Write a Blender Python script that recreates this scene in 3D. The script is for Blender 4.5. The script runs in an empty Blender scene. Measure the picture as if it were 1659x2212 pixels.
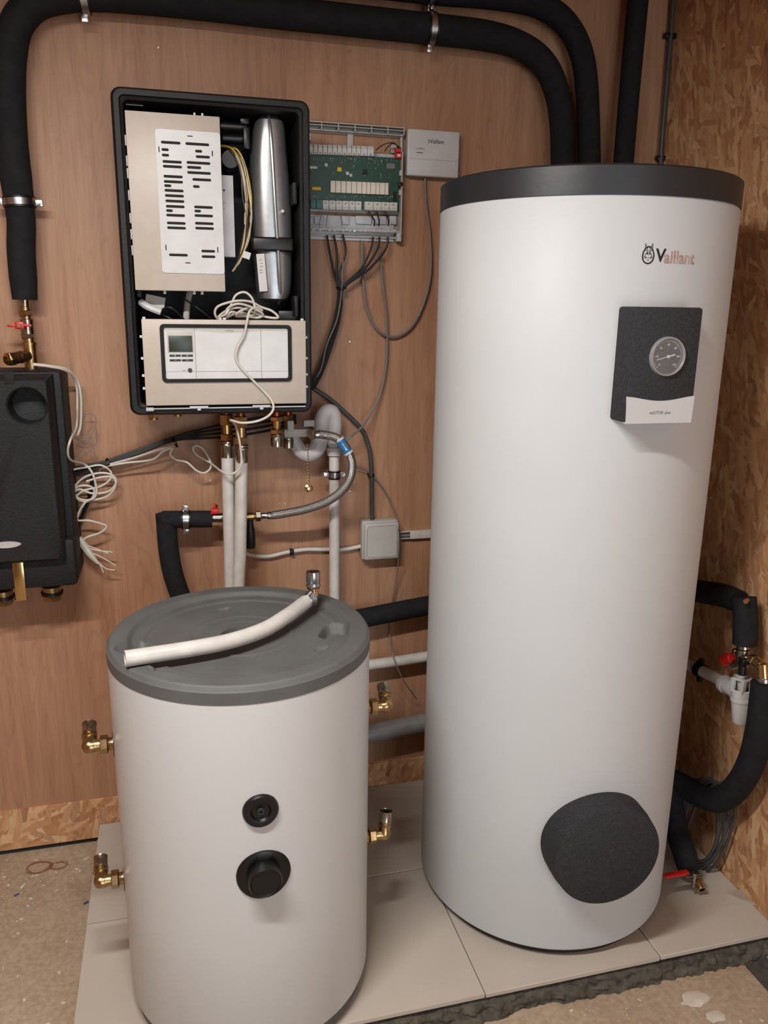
import bpy, bmesh, math, random
from mathutils import Vector as V, Matrix
import numpy as np
random.seed(7)
PI = math.pi
SC = bpy.context.scene
COL = SC.collection
# ------------------------------------------------------------ camera
CF, YAW, PIT, ROL = 1731.1, 0.2596, 0.2516, 0.0150
CP = V((0.0111, -2.2796, 1.5392))
IW, IH = 1659.0, 2212.0
_f = V((math.sin(YAW)*math.cos(PIT), math.cos(YAW)*math.cos(PIT), -math.sin(PIT)))
_r0 = V((math.cos(YAW), -math.sin(YAW), 0)); _u0 = _r0.cross(_f)
_r = _r0*math.cos(ROL) + _u0*math.sin(ROL); _u = -_r0*math.sin(ROL) + _u0*math.cos(ROL)
cd = bpy.data.cameras.new('camera'); cam = bpy.data.objects.new('camera', cd); COL.objects.link(cam)
cd.sensor_fit = 'HORIZONTAL'; cd.sensor_width = 36.0; cd.lens = CF*36.0/IW; cd.clip_start = 0.02
m = Matrix.Identity(4)
for i in range(3):
    m[i][0] = _r[i]; m[i][1] = _u[i]; m[i][2] = -_f[i]; m[i][3] = CP[i]
cam.matrix_world = m
SC.camera = cam
# ------------------------------------------------------------ light
w = bpy.data.worlds.new('world'); SC.world = w; w.use_nodes = True
w.node_tree.nodes['Background'].inputs[0].default_value = (0.8, 0.85, 1, 1)
w.node_tree.nodes['Background'].inputs[1].default_value = 0.3
SC.view_settings.view_transform = 'Standard'; SC.view_settings.look = 'None'
SC.view_settings.gamma = 1.0; SC.view_settings.use_curve_mapping = False
SC.view_settings.exposure = -0.13
def area(name, loc, sx, sy, power, col, rot=(0, 0, 0)):
    l = bpy.data.lights.new(name, 'AREA'); l.shape = 'RECTANGLE'; l.size = sx; l.size_y = sy
    l.energy = power; l.color = col
    o = bpy.data.objects.new(name, l); o.location = loc; o.rotation_euler = rot; COL.objects.link(o); return o
area('batten_light', (-0.30, -1.58, 2.262), 0.85, 0.06, 54, (1.0, 0.97, 0.94), (math.radians(4), 0, 0))
area('cool_fill_light', (0.75, -4.36, 1.0), 1.3, 2.0, 37, (0.78, 0.91, 1.0), (math.radians(90), 0, 0))  # cool fill light, added behind the camera with an unseen opening
# ------------------------------------------------------------ pixel -> point on a named plane
def ray(x, y): return _f + _r*((x-IW/2)/CF) - _u*((y-IH/2)/CF)
def at(x, y, Y): d = ray(x, y); return CP + d*((Y-CP.y)/d.y)
def ax(x, y, X): d = ray(x, y); return CP + d*((X-CP.x)/d.x)
def az(x, y, Z): d = ray(x, y); return CP + d*((Z-CP.z)/d.z)
def acyl(x, y, c, R):
    d = ray(x, y); ox, oy = CP.x-c[0], CP.y-c[1]
    a = d.x*d.x+d.y*d.y; b = 2*(ox*d.x+oy*d.y); cc = ox*ox+oy*oy-R*R
    t = (-b-math.sqrt(max(0, b*b-4*a*cc)))/(2*a); return CP + d*t
# ------------------------------------------------------------ materials
def lin(c):
    r = []
    for v in c[:3]:
        v = v/255.0; r.append(v/12.92 if v <= .04045 else ((v+.055)/1.055)**2.4)
    return (r[0], r[1], r[2], 1)
MATS = {}
def newmat(name):
    m = bpy.data.materials.new(name); m.use_nodes = True
    nt = m.node_tree; b = nt.nodes['Principled BSDF']; MATS[name] = m; return m, nt, b
def N(nt, t, **kw):
    n = nt.nodes.new(t)
    for k, v in kw.items(): setattr(n, k, v)
    return n
def mat(name, c, rough=.5, metal=0.0, c2=None, scale=30, bump=0, bscale=None, coat=0, trans=0, alpha=1, spec=.5, stretch=None):
    m, nt, b = newmat(name)
    b.inputs['Base Color'].default_value = lin(c); b.inputs['Roughness'].default_value = rough
    b.inputs['Metallic'].default_value = metal; b.inputs['Coat Weight'].default_value = coat
    b.inputs['Transmission Weight'].default_value = trans; b.inputs['Alpha'].default_value = alpha
    b.inputs['Specular IOR Level'].default_value = spec
    tc = N(nt, 'ShaderNodeTexCoord'); src = tc.outputs['Object']
    if stretch:
        mp = N(nt, 'ShaderNodeMapping'); mp.inputs['Scale'].default_value = stretch
        nt.links.new(src, mp.inputs[0]); src = mp.outputs[0]
    if c2 is None: c2 = tuple(v*.93 for v in c)
    n = N(nt, 'ShaderNodeTexNoise'); n.inputs['Scale'].default_value = scale; n.inputs['Detail'].default_value = 5
    nt.links.new(src, n.inputs['Vector'])
    r = N(nt, 'ShaderNodeValToRGB'); r.color_ramp.elements[0].position = .35; r.color_ramp.elements[1].position = .65
    r.color_ramp.elements[0].color = lin(c2); r.color_ramp.elements[1].color = lin(c)
    nt.links.new(n.outputs['Fac'], r.inputs[0]); nt.links.new(r.outputs[0], b.inputs['Base Color'])
    if bump:
        n2 = N(nt, 'ShaderNodeTexNoise'); n2.inputs['Scale'].default_value = bscale or scale; n2.inputs['Detail'].default_value = 4
        nt.links.new(src, n2.inputs['Vector'])
        bp = N(nt, 'ShaderNodeBump'); bp.inputs['Strength'].default_value = bump; bp.inputs['Distance'].default_value = .002
        nt.links.new(n2.outputs['Fac'], bp.inputs['Height']); nt.links.new(bp.outputs[0], b.inputs['Normal'])
    return m
white_tank = mat('white_tank', (193, 195, 196), .50, c2=(190, 192, 193), scale=4, spec=.3)
white_gloss = mat('white_gloss', (194, 194, 193), .30, c2=(192, 192, 191), scale=3, spec=.35)
lid_black = mat('lid_black', (38, 39, 43), .45, bump=.1, scale=60)
lid_grey = mat('lid_grey', (88, 89, 88), .62, c2=(80, 80, 78), scale=9, bump=.15, bscale=300)
epp = mat('black_foam', (27, 27, 29), .62, c2=(17, 17, 18), scale=160, bump=.5, bscale=180, spec=.35)
epp_case = mat('black_casing', (22, 22, 24), .55, c2=(15, 15, 16), scale=120, bump=.25, bscale=160, spec=.3)
epp_grey = mat('charcoal_foam', (54, 55, 58), .72, c2=(38, 39, 41), scale=260, bump=.6, bscale=260, spec=.25)
black_pl = mat('black_plastic', (14, 14, 15), .38, spec=.4)
black_matt = mat('gasket_and_recess_shade', (8, 8, 9), .8)  # black gasket colour, also painted as the shade inside slots and holes
foam_pipe = mat('pipe_insulation', (31, 31, 33), .85, c2=(25, 25, 27), scale=40, bump=.2, bscale=220, spec=.2)
beige = mat('beige_panel', (176, 165, 153), .42, c2=(172, 161, 149), scale=40)
white_pl = mat('white_plastic', (194, 193, 192), .35, c2=(186, 185, 184), scale=20)
grey_pl = mat('grey_plastic', (176, 173, 167), .45, c2=(170, 167, 161), scale=20)
lightgrey_pl = mat('pale_grey_plastic', (182, 182, 184), .4)
silver_paint = mat('silver_paint', (160, 161, 163), .32, .8, c2=(152, 153, 155), scale=60)
steel = mat('steel', (190, 190, 192), .28, 1.0, scale=80, c2=(160, 160, 162))
chrome = mat('chrome', (205, 205, 205), .12, 1.0)
bezel_m = mat('bezel_metal', (190, 192, 196), .22, .55)
nickel = mat('nickel', (172, 165, 152), .25, 1.0, c2=(150, 142, 128), scale=90)
brass = mat('brass', (186, 160, 118), .3, 1.0, c2=(160, 132, 92), scale=70, bump=.1, bscale=300)
brass_b = mat('bright_brass', (210, 178, 122), .2, 1.0)
copper = mat('copper', (160, 92, 62), .35, 1.0, c2=(120, 68, 46), scale=60)
red_pl = mat('red_handle', (190, 30, 24), .4)
cable_w = mat('white_cable', (196, 190, 178), .5)
cable_k = mat('black_cable', (20, 20, 21), .45)
cable_g = mat('grey_cable', (112, 110, 108), .5)
conduit_g = mat('grey_conduit', (62, 64, 66), .45)
pipe_w = mat('white_pipe', (196, 191, 185), .38)
waste_g = mat('grey_waste_pipe', (128, 128, 126), .4)
trap_w = mat('trap_plastic', (190, 185, 186), .5, c2=(180, 175, 176))
clearish = mat('milky_plastic', (205, 205, 205), .35, alpha=.55)
pcb = mat('green_board', (22, 70, 52), .4, c2=(14, 52, 40), scale=300)
relay_w = mat('relay_white', (214, 206, 192), .5)
term_w = mat('terminal_white', (205, 202, 196), .5, c2=(180, 178, 172), scale=400)
teal_pl = mat('teal_plastic', (66, 112, 112), .5)
yellow_pl = mat('yellow_part', (214, 172, 40), .5)
blue_label = mat('blue_label', (30, 110, 160), .5)
ink = mat('black_ink', (26, 24, 24), .5)
ink_grey = mat('grey_ink', (110, 108, 108), .5)
lcd = mat('lcd_glass', (38, 44, 34), .4, spec=.6)
dial_black = mat('dial_black', (30, 30, 32), .4)
foil = mat('foil_lettering', (205, 192, 188), .35, .35, c2=(176, 140, 128), scale=60)
glass = mat('gauge_glass', (240, 240, 240), .03, alpha=.07, spec=.9)
wire_y = mat('yellow_wire', (190, 160, 60), .5); wire_b = mat('brown_wire', (72, 48, 36), .5)
mortar_m = mat('mortar', (88, 82, 72), .95, c2=(62, 58, 50), scale=45, bump=1.0, bscale=140)
green_foam = mat('pale_green_foam', (170, 180, 160), .8)
shaving = mat('pale_shaving', (205, 195, 180), .8)
red_wire = mat('rust_wire', (140, 84, 64), .7)
blue_bit = mat('blue_scrap', (60, 80, 130), .6)
dark_mat = mat('dark_mat', (78, 72, 66), .9, c2=(60, 55, 50), scale=60, bump=.5, bscale=200)
cream = mat('cream_wall', (196, 188, 176), .8)
blackgap = mat('dark_gap_shade', (28, 27, 26), .8)  # near-black painted for the shade in the gap under the skirting
tile_m = mat('tile_stone', (184, 174, 162), .5, c2=(172, 162, 150), scale=2.2, bump=.05, bscale=120, spec=.35)
tile_edge = mat('tile_edge', (168, 152, 138), .6)
fill_glow_m, nt, b = newmat('fill_panel_glow'); b.inputs['Emission Color'].default_value = (.86, .94, 1, 1); b.inputs['Emission Strength'].default_value = 1.0  # glow of the added fill panel

def ramp(nt, src, stops):
    r = N(nt, 'ShaderNodeValToRGB'); e = r.color_ramp.elements
    e[0].position, e[0].color = stops[0][0], lin(stops[0][1]); e[1].position, e[1].color = stops[-1][0], lin(stops[-1][1])
    for p, c in stops[1:-1]:
        q = e.new(p); q.color = lin(c)
    nt.links.new(src, r.inputs[0]); return r.outputs[0]
def mixc(nt, f, a, b_, mode='MIX'):
    x = N(nt, 'ShaderNodeMix', data_type='RGBA', blend_type=mode)
    if hasattr(f, 'links'): nt.links.new(f, x.inputs[0])
    else: x.inputs[0].default_value = f
    nt.links.new(a, x.inputs[6])
    if hasattr(b_, 'links'): nt.links.new(b_, x.inputs[7])
    else: x.inputs[7].default_value = b_
    return x.outputs[2]
def noise(nt, vec, scale, det=4, dist=0.0):
    n = N(nt, 'ShaderNodeTexNoise'); n.inputs['Scale'].default_value = scale; n.inputs['Detail'].default_value = det
    n.inputs['Distortion'].default_value = dist; nt.links.new(vec, n.inputs['Vector']); return n.outputs['Fac']
def mapp(nt, vec, scale=(1, 1, 1), rot=(0, 0, 0), loc=(0, 0, 0)):
    mp = N(nt, 'ShaderNodeMapping'); mp.inputs['Scale'].default_value = scale; mp.inputs['Rotation'].default_value = rot
    mp.inputs['Location'].default_value = loc; nt.links.new(vec, mp.inputs[0]); return mp.outputs[0]
def plywood():
    m, nt, b = newmat('plywood'); g = N(nt, 'ShaderNodeNewGeometry').outputs['Position']
    big = noise(nt, mapp(nt, g, (3.2, 3, .55)), 1.6, 3, .6)
    med = noise(nt, mapp(nt, g, (16, 10, .9)), 2.0, 5, .3)
    fine = noise(nt, mapp(nt, g, (120, 60, 5)), 2.0, 3)
    c = ramp(nt, big, [(.32, (140, 94, 67)), (.5, (163, 120, 91)), (.68, (176, 136, 107))])
    c = mixc(nt, .5, c, ramp(nt, med, [(.3, (134, 92, 68)), (.5, (160, 119, 92)), (.72, (184, 144, 115))]))
    cath = noise(nt, mapp(nt, g, (9, 6, .8), loc=(3, 0, 1)), 1.3, 2, 1.5)
    wv = N(nt, 'ShaderNodeMath', operation='MULTIPLY'); nt.links.new(cath, wv.inputs[0]); wv.inputs[1].default_value = 70
    sn = N(nt, 'ShaderNodeMath', operation='SINE'); nt.links.new(wv.outputs[0], sn.inputs[0])
    c = mixc(nt, .16, c, ramp(nt, sn.outputs[0], [(.0, (176, 134, 104)), (.7, (160, 118, 90)), (1, (122, 80, 58))]))
    c = mixc(nt, .13, c, ramp(nt, fine, [(.3, (104, 68, 48)), (.65, (180, 142, 114))]))
    nt.links.new(c, b.inputs['Base Color']); b.inputs['Roughness'].default_value = .5; b.inputs['Specular IOR Level'].default_value = .35
    bp = N(nt, 'ShaderNodeBump'); bp.inputs['Strength'].default_value = .08; bp.inputs['Distance'].default_value = .001
    nt.links.new(fine, bp.inputs['Height']); nt.links.new(bp.outputs[0], b.inputs['Normal']); return m
def osb(name, axis):
    m, nt, b = newmat(name); g = N(nt, 'ShaderNodeNewGeometry').outputs['Position']
    # plane coordinates: (u, v) of the board
    sep = N(nt, 'ShaderNodeSeparateXYZ'); nt.links.new(g, sep.inputs[0])
    cmb = N(nt, 'ShaderNodeCombineXYZ'); nt.links.new(sep.outputs[axis], cmb.inputs[0]); nt.links.new(sep.outputs[2], cmb.inputs[1])
    p = cmb.outputs[0]
    wob = N(nt, 'ShaderNodeTexNoise'); wob.inputs['Scale'].default_value = 9; nt.links.new(p, wob.inputs['Vector'])
    ad = N(nt, 'ShaderNodeVectorMath', operation='MULTIPLY_ADD'); nt.links.new(wob.outputs['Color'], ad.inputs[0]); ad.inputs[1].default_value = (.012, .012, 0); nt.links.new(p, ad.inputs[2])
    q = ad.outputs[0]; col = None; hgt = None
    for k, (ang, sc) in enumerate(((1.25, 1), (.5, 1.1), (2.1, .9), (-.35, 1.3), (1.8, 1.5))):
        vv = N(nt, 'ShaderNodeTexVoronoi'); vv.inputs['Scale'].default_value = 1
        rt = mapp(nt, q, rot=(0, 0, ang), loc=(k*3.1, k*1.7, 0)); st = mapp(nt, rt, (11*sc, 44*sc, 1))
        nt.links.new(st, vv.inputs['Vector'])
        s2 = N(nt, 'ShaderNodeSeparateColor'); nt.links.new(vv.outputs['Color'], s2.inputs[0])
        c = ramp(nt, s2.outputs[0], [(0, (160, 110, 77)), (.3, (184, 134, 94)), (.6, (197, 151, 110)), (.9, (217, 180, 138)), (1, (138, 88, 64))])
        if col is None: col = c; hgt = s2.outputs[1]
        else:
            th = N(nt, 'ShaderNodeMath', operation='GREATER_THAN'); nt.links.new(s2.outputs[2], th.inputs[0]); th.inputs[1].default_value = .55
            col = mixc(nt, th.outputs[0], col, c)
    gr = noise(nt, mapp(nt, q, (50, 14, 1), (0, 0, 1.0)), 3, 4)
    col = mixc(nt, .22, col, ramp(nt, gr, [(.3, (134, 92, 64)), (.7, (212, 170, 126))]))
    red = noise(nt, mapp(nt, q, (5, 2, 1), (0, 0, .7)), 3, 5, 1.0)
    col = mixc(nt, ramp(nt, red, [(.66, (0, 0, 0)), (.72, (200, 200, 200))]), col, lin((124, 66, 44)))
    nt.links.new(col, b.inputs['Base Color']); b.inputs['Roughness'].default_value = .6; b.inputs['Specular IOR Level'].default_value = .3
    bp = N(nt, 'ShaderNodeBump'); bp.inputs['Strength'].default_value = .3; bp.inputs['Distance'].default_value = .002
    nt.links.new(gr, bp.inputs['Height']); nt.links.new(bp.outputs[0], b.inputs['Normal']); return m
def concrete():
    m, nt, b = newmat('concrete_screed'); g = N(nt, 'ShaderNodeNewGeometry').outputs['Position']
    a = noise(nt, g, 3, 6); f = noise(nt, g, 90, 4); s = noise(nt, g, 260, 2)
    c = ramp(nt, a, [(.3, (152, 130, 108)), (.6, (170, 150, 128)), (.8, (180, 163, 144))])
    c = mixc(nt, .35, c, ramp(nt, f, [(.35, (134, 114, 92)), (.65, (184, 164, 142))]))
    c = mixc(nt, ramp(nt, s, [(.70, (0, 0, 0)), (.74, (160, 160, 160))]), c, lin((205, 196, 182)))
    nt.links.new(c, b.inputs['Base Color']); b.inputs['Roughness'].default_value = .85; b.inputs['Specular IOR Level'].default_value = .2
    bp = N(nt, 'ShaderNodeBump'); bp.inputs['Strength'].default_value = .5; bp.inputs['Distance'].default_value = .003
    nt.links.new(f, bp.inputs['Height']); nt.links.new(bp.outputs[0], b.inputs['Normal']); return m
def braid():
    m, nt, b = newmat('steel_braid'); uv = N(nt, 'ShaderNodeTexCoord').outputs['UV']
    s = N(nt, 'ShaderNodeSeparateXYZ'); nt.links.new(uv, s.inputs[0]); outs = []
    for sg in (1, -1):
        a = N(nt, 'ShaderNodeMath', operation='MULTIPLY'); nt.links.new(s.outputs[0], a.inputs[0]); a.inputs[1].default_value = 1700
        c = N(nt, 'ShaderNodeMath', operation='MULTIPLY_ADD'); nt.links.new(s.outputs[1], c.inputs[0]); c.inputs[1].default_value = sg*2*PI*10; nt.links.new(a.outputs[0], c.inputs[2])
        d = N(nt, 'ShaderNodeMath', operation='SINE'); nt.links.new(c.outputs[0], d.inputs[0]); outs.append(d.outputs[0])
    x = N(nt, 'ShaderNodeMath', operation='MULTIPLY'); nt.links.new(outs[0], x.inputs[0]); nt.links.new(outs[1], x.inputs[1])
    y = N(nt, 'ShaderNodeMath', operation='MULTIPLY_ADD'); nt.links.new(x.outputs[0], y.inputs[0]); y.inputs[1].default_value = .5; y.inputs[2].default_value = .5
    nt.links.new(ramp(nt, y.outputs[0], [(.1, (70, 66, 64)), (.5, (170, 166, 164)), (.9, (215, 212, 210))]), b.inputs['Base Color'])
    b.inputs['Metallic'].default_value = .9; b.inputs['Roughness'].default_value = .3
    bp = N(nt, 'ShaderNodeBump'); bp.inputs['Strength'].default_value = .8; bp.inputs['Distance'].default_value = .001
    nt.links.new(y.outputs[0], bp.inputs['Height']); nt.links.new(bp.outputs[0], b.inputs['Normal']); return m
ply_m = plywood(); osb_right_m = osb('osb_board_right', 1); osb_back_m = osb('osb_board_back', 0); conc_m = concrete(); braid_m = braid()
# ------------------------------------------------------------ geometry builder
def frame(o, X, Yv, Z):
    mm = Matrix.Identity(4); X = X.normalized(); Yv = Yv.normalized(); Z = Z.normalized()
    for i in range(3): mm[i][0] = X[i]; mm[i][1] = Yv[i]; mm[i][2] = Z[i]; mm[i][3] = o[i]
    return mm
def perp(d):
    d = d.normalized(); a = V((0, 0, 1)) if abs(d.z) < .9 else V((1, 0, 0))
    x = d.cross(a).normalized(); return x, d.cross(x).normalized()
class G:
    def __init__(s, M=None):
        s.bm = bmesh.new(); s.M = M or Matrix.Identity(4); s.uv = s.bm.loops.layers.uv.new('UVMap')
    def v(s, p): return s.bm.verts.new(s.M @ V(p))
    def f(s, vs):
        try: return s.bm.faces.new(vs)
        except ValueError: return None
    def box(s, c, d, bev=0, R=None, seg=2):
        T = Matrix.Translation(V(c)) @ (R.to_4x4() if R else Matrix.Identity(4)) @ Matrix.Diagonal((d[0], d[1], d[2], 1))
        r = bmesh.ops.create_cube(s.bm, size=1, matrix=s.M @ T)
        if bev:
            es = list({e for v in r['verts'] for e in v.link_edges})
            bmesh.ops.bevel(s.bm, geom=es, offset=bev, segments=seg, profile=.5, affect='EDGES')
        return s
    def lathe(s, o, d, prof, n=24, x=None):
        o = V(o); d = V(d).normalized()
        if x is None: x, y = perp(d)
        else: x = V(x); y = d.cross(x)
        rings = []
        for r, t in prof:
            if r <= 1e-6: rings.append([s.v(o+d*t)])
            else: rings.append([s.v(o+d*t+x*(r*math.cos(2*PI*k/n))+y*(r*math.sin(2*PI*k/n))) for k in range(n)])
        for a, b in zip(rings, rings[1:]):
            if len(a) == 1 and len(b) == 1: continue
            for k in range(n):
                k2 = (k+1) % n
                if len(a) == 1: s.f([a[0], b[k2], b[k]][::-1])
                elif len(b) == 1: s.f([a[k], a[k2], b[0]])
                else: s.f([a[k], a[k2], b[k2], b[k]])
        return s
    def cyl(s, p0, p1, r0, r1=None, n=20, bev=0):
        p0, p1 = V(p0), V(p1); L = (p1-p0).length; r1 = r0 if r1 is None else r1
        if bev: pr = [(0, 0), (r0-bev, 0), (r0, bev), (r1, L-bev), (r1-bev, L), (0, L)]
        else: pr = [(0, 0), (r0, 0), (r1, L), (0, L)]
        return s.lathe(p0, p1-p0, pr, n)
    def hexn(s, p0, p1, r): return s.cyl(p0, p1, r, n=6, bev=r*.08)
    def ring(s, c, d, R, r, n=24, k=8):   # torus
        d = V(d).normalized(); x, y = perp(d); c = V(c); rr = []
        for i in range(n):
            a = 2*PI*i/n; e = x*math.cos(a)+y*math.sin(a)
            rr.append([s.v(c+e*(R+r*math.cos(2*PI*j/k))+d*(r*math.sin(2*PI*j/k))) for j in range(k)])
        for i in range(n):
            for j in range(k): s.f([rr[i][j], rr[(i+1) % n][j], rr[(i+1) % n][(j+1) % k], rr[i][(j+1) % k]])
        return s
    def band(s, c, d, R, wd, th, n=28):   # flat strap ring around an axis
        return s.lathe(V(c)-V(d).normalized()*wd/2, d, [(R, 0), (R+th, 0), (R+th, wd), (R, wd), (R, 0)], n)
    def tube(s, pts, r, n=12, sub=6, cap=True, raw=False):
        P = [V(p) for p in pts]
        if not raw and len(P) > 2: P, rs = spline(P, r, sub)
        else: rs = r if isinstance(r, (list, tuple)) else [r]*len(P)
        T = []
        for i in range(len(P)):
            a = P[max(0, i-1)]; b = P[min(len(P)-1, i+1)]; T.append((b-a).normalized())
        x, y = perp(T[0]); rings = []; L = 0; Ls = []
        for i in range(len(P)):
            if i:
                x = (x - T[i]*x.dot(T[i])).normalized(); y = T[i].cross(x); L += (P[i]-P[i-1]).length
            Ls.append(L)
            rings.append([s.v(P[i]+x*(rs[i]*math.cos(2*PI*k/n))+y*(rs[i]*math.sin(2*PI*k/n))) for k in range(n)])
        for i in range(len(P)-1):
            for k in range(n):
                k2 = (k+1) % n
                fc = s.f([rings[i][k], rings[i][k2], rings[i+1][k2], rings[i+1][k]])
                if fc:
                    for lp, uvv in zip(fc.loops, ((Ls[i], k/n), (Ls[i], (k+1)/n), (Ls[i+1], (k+1)/n), (Ls[i+1], k/n))): lp[s.uv].uv = uvv
        if cap: s.f(rings[0][::-1]); s.f(rings[-1])
        return s
    def prism(s, poly, z0, z1):   # polygon in local XY extruded along local Z
        a = [s.v((p[0], p[1], z0)) for p in poly]; b = [s.v((p[0], p[1], z1)) for p in poly]
        s.f(a[::-1]); s.f(b); n = len(poly)
        for k in range(n): s.f([a[k], a[(k+1) % n], b[(k+1) % n], b[k]])
        return s
    def frame_prism(s, outer, inner, z0, z1):
        n = len(outer); A = [s.v((*p, z0)) for p in outer]; B = [s.v((*p, z1)) for p in outer]
        C = [s.v((*p, z1)) for p in inner]; D = [s.v((*p, z0)) for p in inner]
        for a, b in ((A, B), (B, C), (C, D), (D, A)):
            for k in range(n): s.f([a[k], a[(k+1) % n], b[(k+1) % n], b[k]])
        return s
def spline(P, r, sub):
    n = len(P); rr = list(r) if isinstance(r, (list, tuple)) else [r]*n; out = []; ro = []
    for i in range(n-1):
        p0, p1, p2, p3 = P[max(0, i-1)], P[i], P[i+1], P[min(n-1, i+2)]
        for k in range(sub):
            t = k/sub; t2 = t*t; t3 = t2*t
            out.append(.5*((2*p1)+(p2-p0)*t+(2*p0-5*p1+4*p2-p3)*t2+(3*p1-p0-3*p2+p3)*t3)); ro.append(rr[i]*(1-t)+rr[i+1]*t)
    out.append(P[-1]); ro.append(rr[-1]); return out, ro
def rrect(x0, y0, x1, y1, r, k=5):
    out = []
    for cx, cy, a0 in ((x1-r, y1-r, 0), (x0+r, y1-r, 90), (x0+r, y0+r, 180), (x1-r, y0+r, 270)):
        for i in range(k+1):
            a = math.radians(a0+90*i/k); out.append((cx+r*math.cos(a), cy+r*math.sin(a)))
    return out
WP = {}
def obj(name, g, material, parent=None, label=None, flat=False):
    me = bpy.data.meshes.new(name); bm = g.bm
    bmesh.ops.recalc_face_normals(bm, faces=bm.faces)
    cs = [v.co for v in bm.verts]
    lo = V((min(c.x for c in cs), min(c.y for c in cs), min(c.z for c in cs))); hi = V((max(c.x for c in cs), max(c.y for c in cs), max(c.z for c in cs)))
    org = V(((lo.x+hi.x)/2, (lo.y+hi.y)/2, lo.z if parent is None else (lo.z+hi.z)/2))
    bmesh.ops.translate(bm, verts=bm.verts, vec=-org)
    bm.to_mesh(me); bm.free()
    if not flat:
        me.polygons.foreach_set('use_smooth', [True]*len(me.polygons)); me.set_sharp_from_angle(angle=math.radians(38))
    me.materials.append(material)
    o = bpy.data.objects.new(name, me); COL.objects.link(o)
    if parent is not None: o.parent = parent; o.location = org - WP[parent.name]
    else: o.location = org
    WP[o.name] = org
    if label: o['label'] = label
    return o
def thing(name, label, cat, loc, group=None):
    o = bpy.data.objects.new(name, None); COL.objects.link(o); o.location = V(loc); o.empty_display_size = .05
    WP[o.name] = V(loc); return tag(o, label, cat, group)
def tag(o, label, cat, group=None, kind=None):
    o['label'] = label; o['category'] = cat
    if group: o['group'] = group
    if kind: o['kind'] = kind
    return o
def struct(name, g, m_, parent=None, label=None):
    o = obj(name, g, m_, parent, label, flat=True)
    if parent is None: o['kind'] = 'structure'
    return o
def text(s_, size, M, material, parent, name='lettering', bend=None, align='CENTER', bold=0.0, sx=1.0):
    cu = bpy.data.curves.new('t', 'FONT'); cu.body = s_; cu.size = size; cu.align_x = align; cu.align_y = 'CENTER'
    cu.extrude = .0002; cu.resolution_u = 3; cu.offset = bold
    t = bpy.data.objects.new('t', cu); me = bpy.data.meshes.new_from_object(t); bpy.data.objects.remove(t)
    for v in me.vertices:
        p = V((v.co.x*sx, v.co.y, v.co.z)); v.co = bend(p) if bend else M @ p
    cs = [v.co.copy() for v in me.vertices]; org = sum(cs, V((0, 0, 0)))/len(cs)
    for v in me.vertices: v.co -= org
    me.materials.append(material); o = bpy.data.objects.new(name, me); COL.objects.link(o)
    o.parent = parent; o.location = org - WP[parent.name]; WP[o.name] = org; return o
def cable(name, label, cat, pts, Y, r, m_, group=None, n=8, sub=6, parent=None):
    P = [at(p[0], p[1], p[2] if len(p) > 2 else Y) for p in pts]
    o = obj(name, G().tube(P, r, n, sub), m_, parent)
    if parent is None: tag(o, label, cat, group)
    return o
X_, Y_, Z_ = V((1, 0, 0)), V((0, 1, 0)), V((0, 0, 1))
# ------------------------------------------------------------ setting
XR = 1.452; FZ = -.062; CZ = 2.62; XL = -2.0; YF = -4.4
wb = struct('wall_back', G().box(((XL+XR)/2, .012, (CZ+.082)/2), (XR-XL+.04, .024, CZ-.082)), ply_m)
wr = struct('wall_right', G().box((XR+.012, YF/2, (CZ-.012)/2), (.024, -YF, CZ+.012)), osb_right_m)
struct('wall_left', G().box((XL-.012, YF/2, (CZ+FZ)/2), (.024, -YF+.04, CZ-FZ)), ply_m)
struct('wall_front', G().box(((XL+XR)/2, YF-.012, (CZ+FZ)/2), (XR-XL+.04, .024, CZ-FZ)), cream)
struct('ceiling', G().box(((XL+XR)/2, YF/2, CZ+.02), (XR-XL+.06, -YF+.06, .04)), osb_back_m)
floor = struct('floor', G().box(((XL+XR)/2, YF/2, FZ-.03), (XR-XL+.06, -YF+.06, .06)), conc_m)
struct('trim_1', G().box(((XL+XR)/2, .006, (.082-.046)/2), (XR-XL, .030, .128)), osb_back_m)
struct('trim_gap_shade', G().box(((XL-.28)/2, .012, -.054), (-.28-XL, .03, .016)), blackgap)  # dark strip stands in for the shaded gap below the board
for q in ((755, 738), (86, 751), (153, 785), (454, 1037), (756, 1061), (604, 1088), (615, 1088), (342, 103), (755, 110)):
    p = at(q[0], q[1], 0); obj('screw', G().cyl(p+V((0, .004, 0)), p-V((0, .0012, 0)), .0026, n=10, bev=.0005), steel, wb)
# tiles on their mortar bed (x joints .645 / 1.105, row joint -.43)
TY = -.876
g = G()
def mort_edge(k, n, x0, x1, y, amp):
    return [(x0+(x1-x0)*i/n, y+random.uniform(-amp, amp)) for i in range(n+1)]
from mathutils import noise as mn
nx = 420; nz = 12; g2 = G(); rows = []
for j in range(nz+1):
    tz = j/nz; zz = -.0125*(1-tz)+(FZ-.002)*tz; base = TY+.034*(1-min(1, tz*4.5))+.004-.018*tz
    row = []
    for i in range(nx+1):
        x = -.255+(XR+.25)*i/nx; q_ = V((x*38, zz*60, 1.3)); am = .35 if j == 0 else 1
        d_ = mn.noise(q_)*.011+mn.noise(q_*2.7)*.006+mn.noise(V((x*7, 0, 5)))*.010
        row.append(g2.v((x, base-d_*am, zz+(mn.noise(q_*1.9+V((9, 0, 0)))*.003 if 0 < j < nz else 0))))
    rows.append(row)
for a, b in zip(rows, rows[1:]):
    for i in range(nx): g2.f([a[i], a[i+1], b[i+1], b[i]])
x0, x1 = -.255, XR-.005
g2.box(((x0+x1)/2, (TY+.02)/2, (FZ-.012)/2), (x1-x0, -TY-.04, -.012-FZ))
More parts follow.
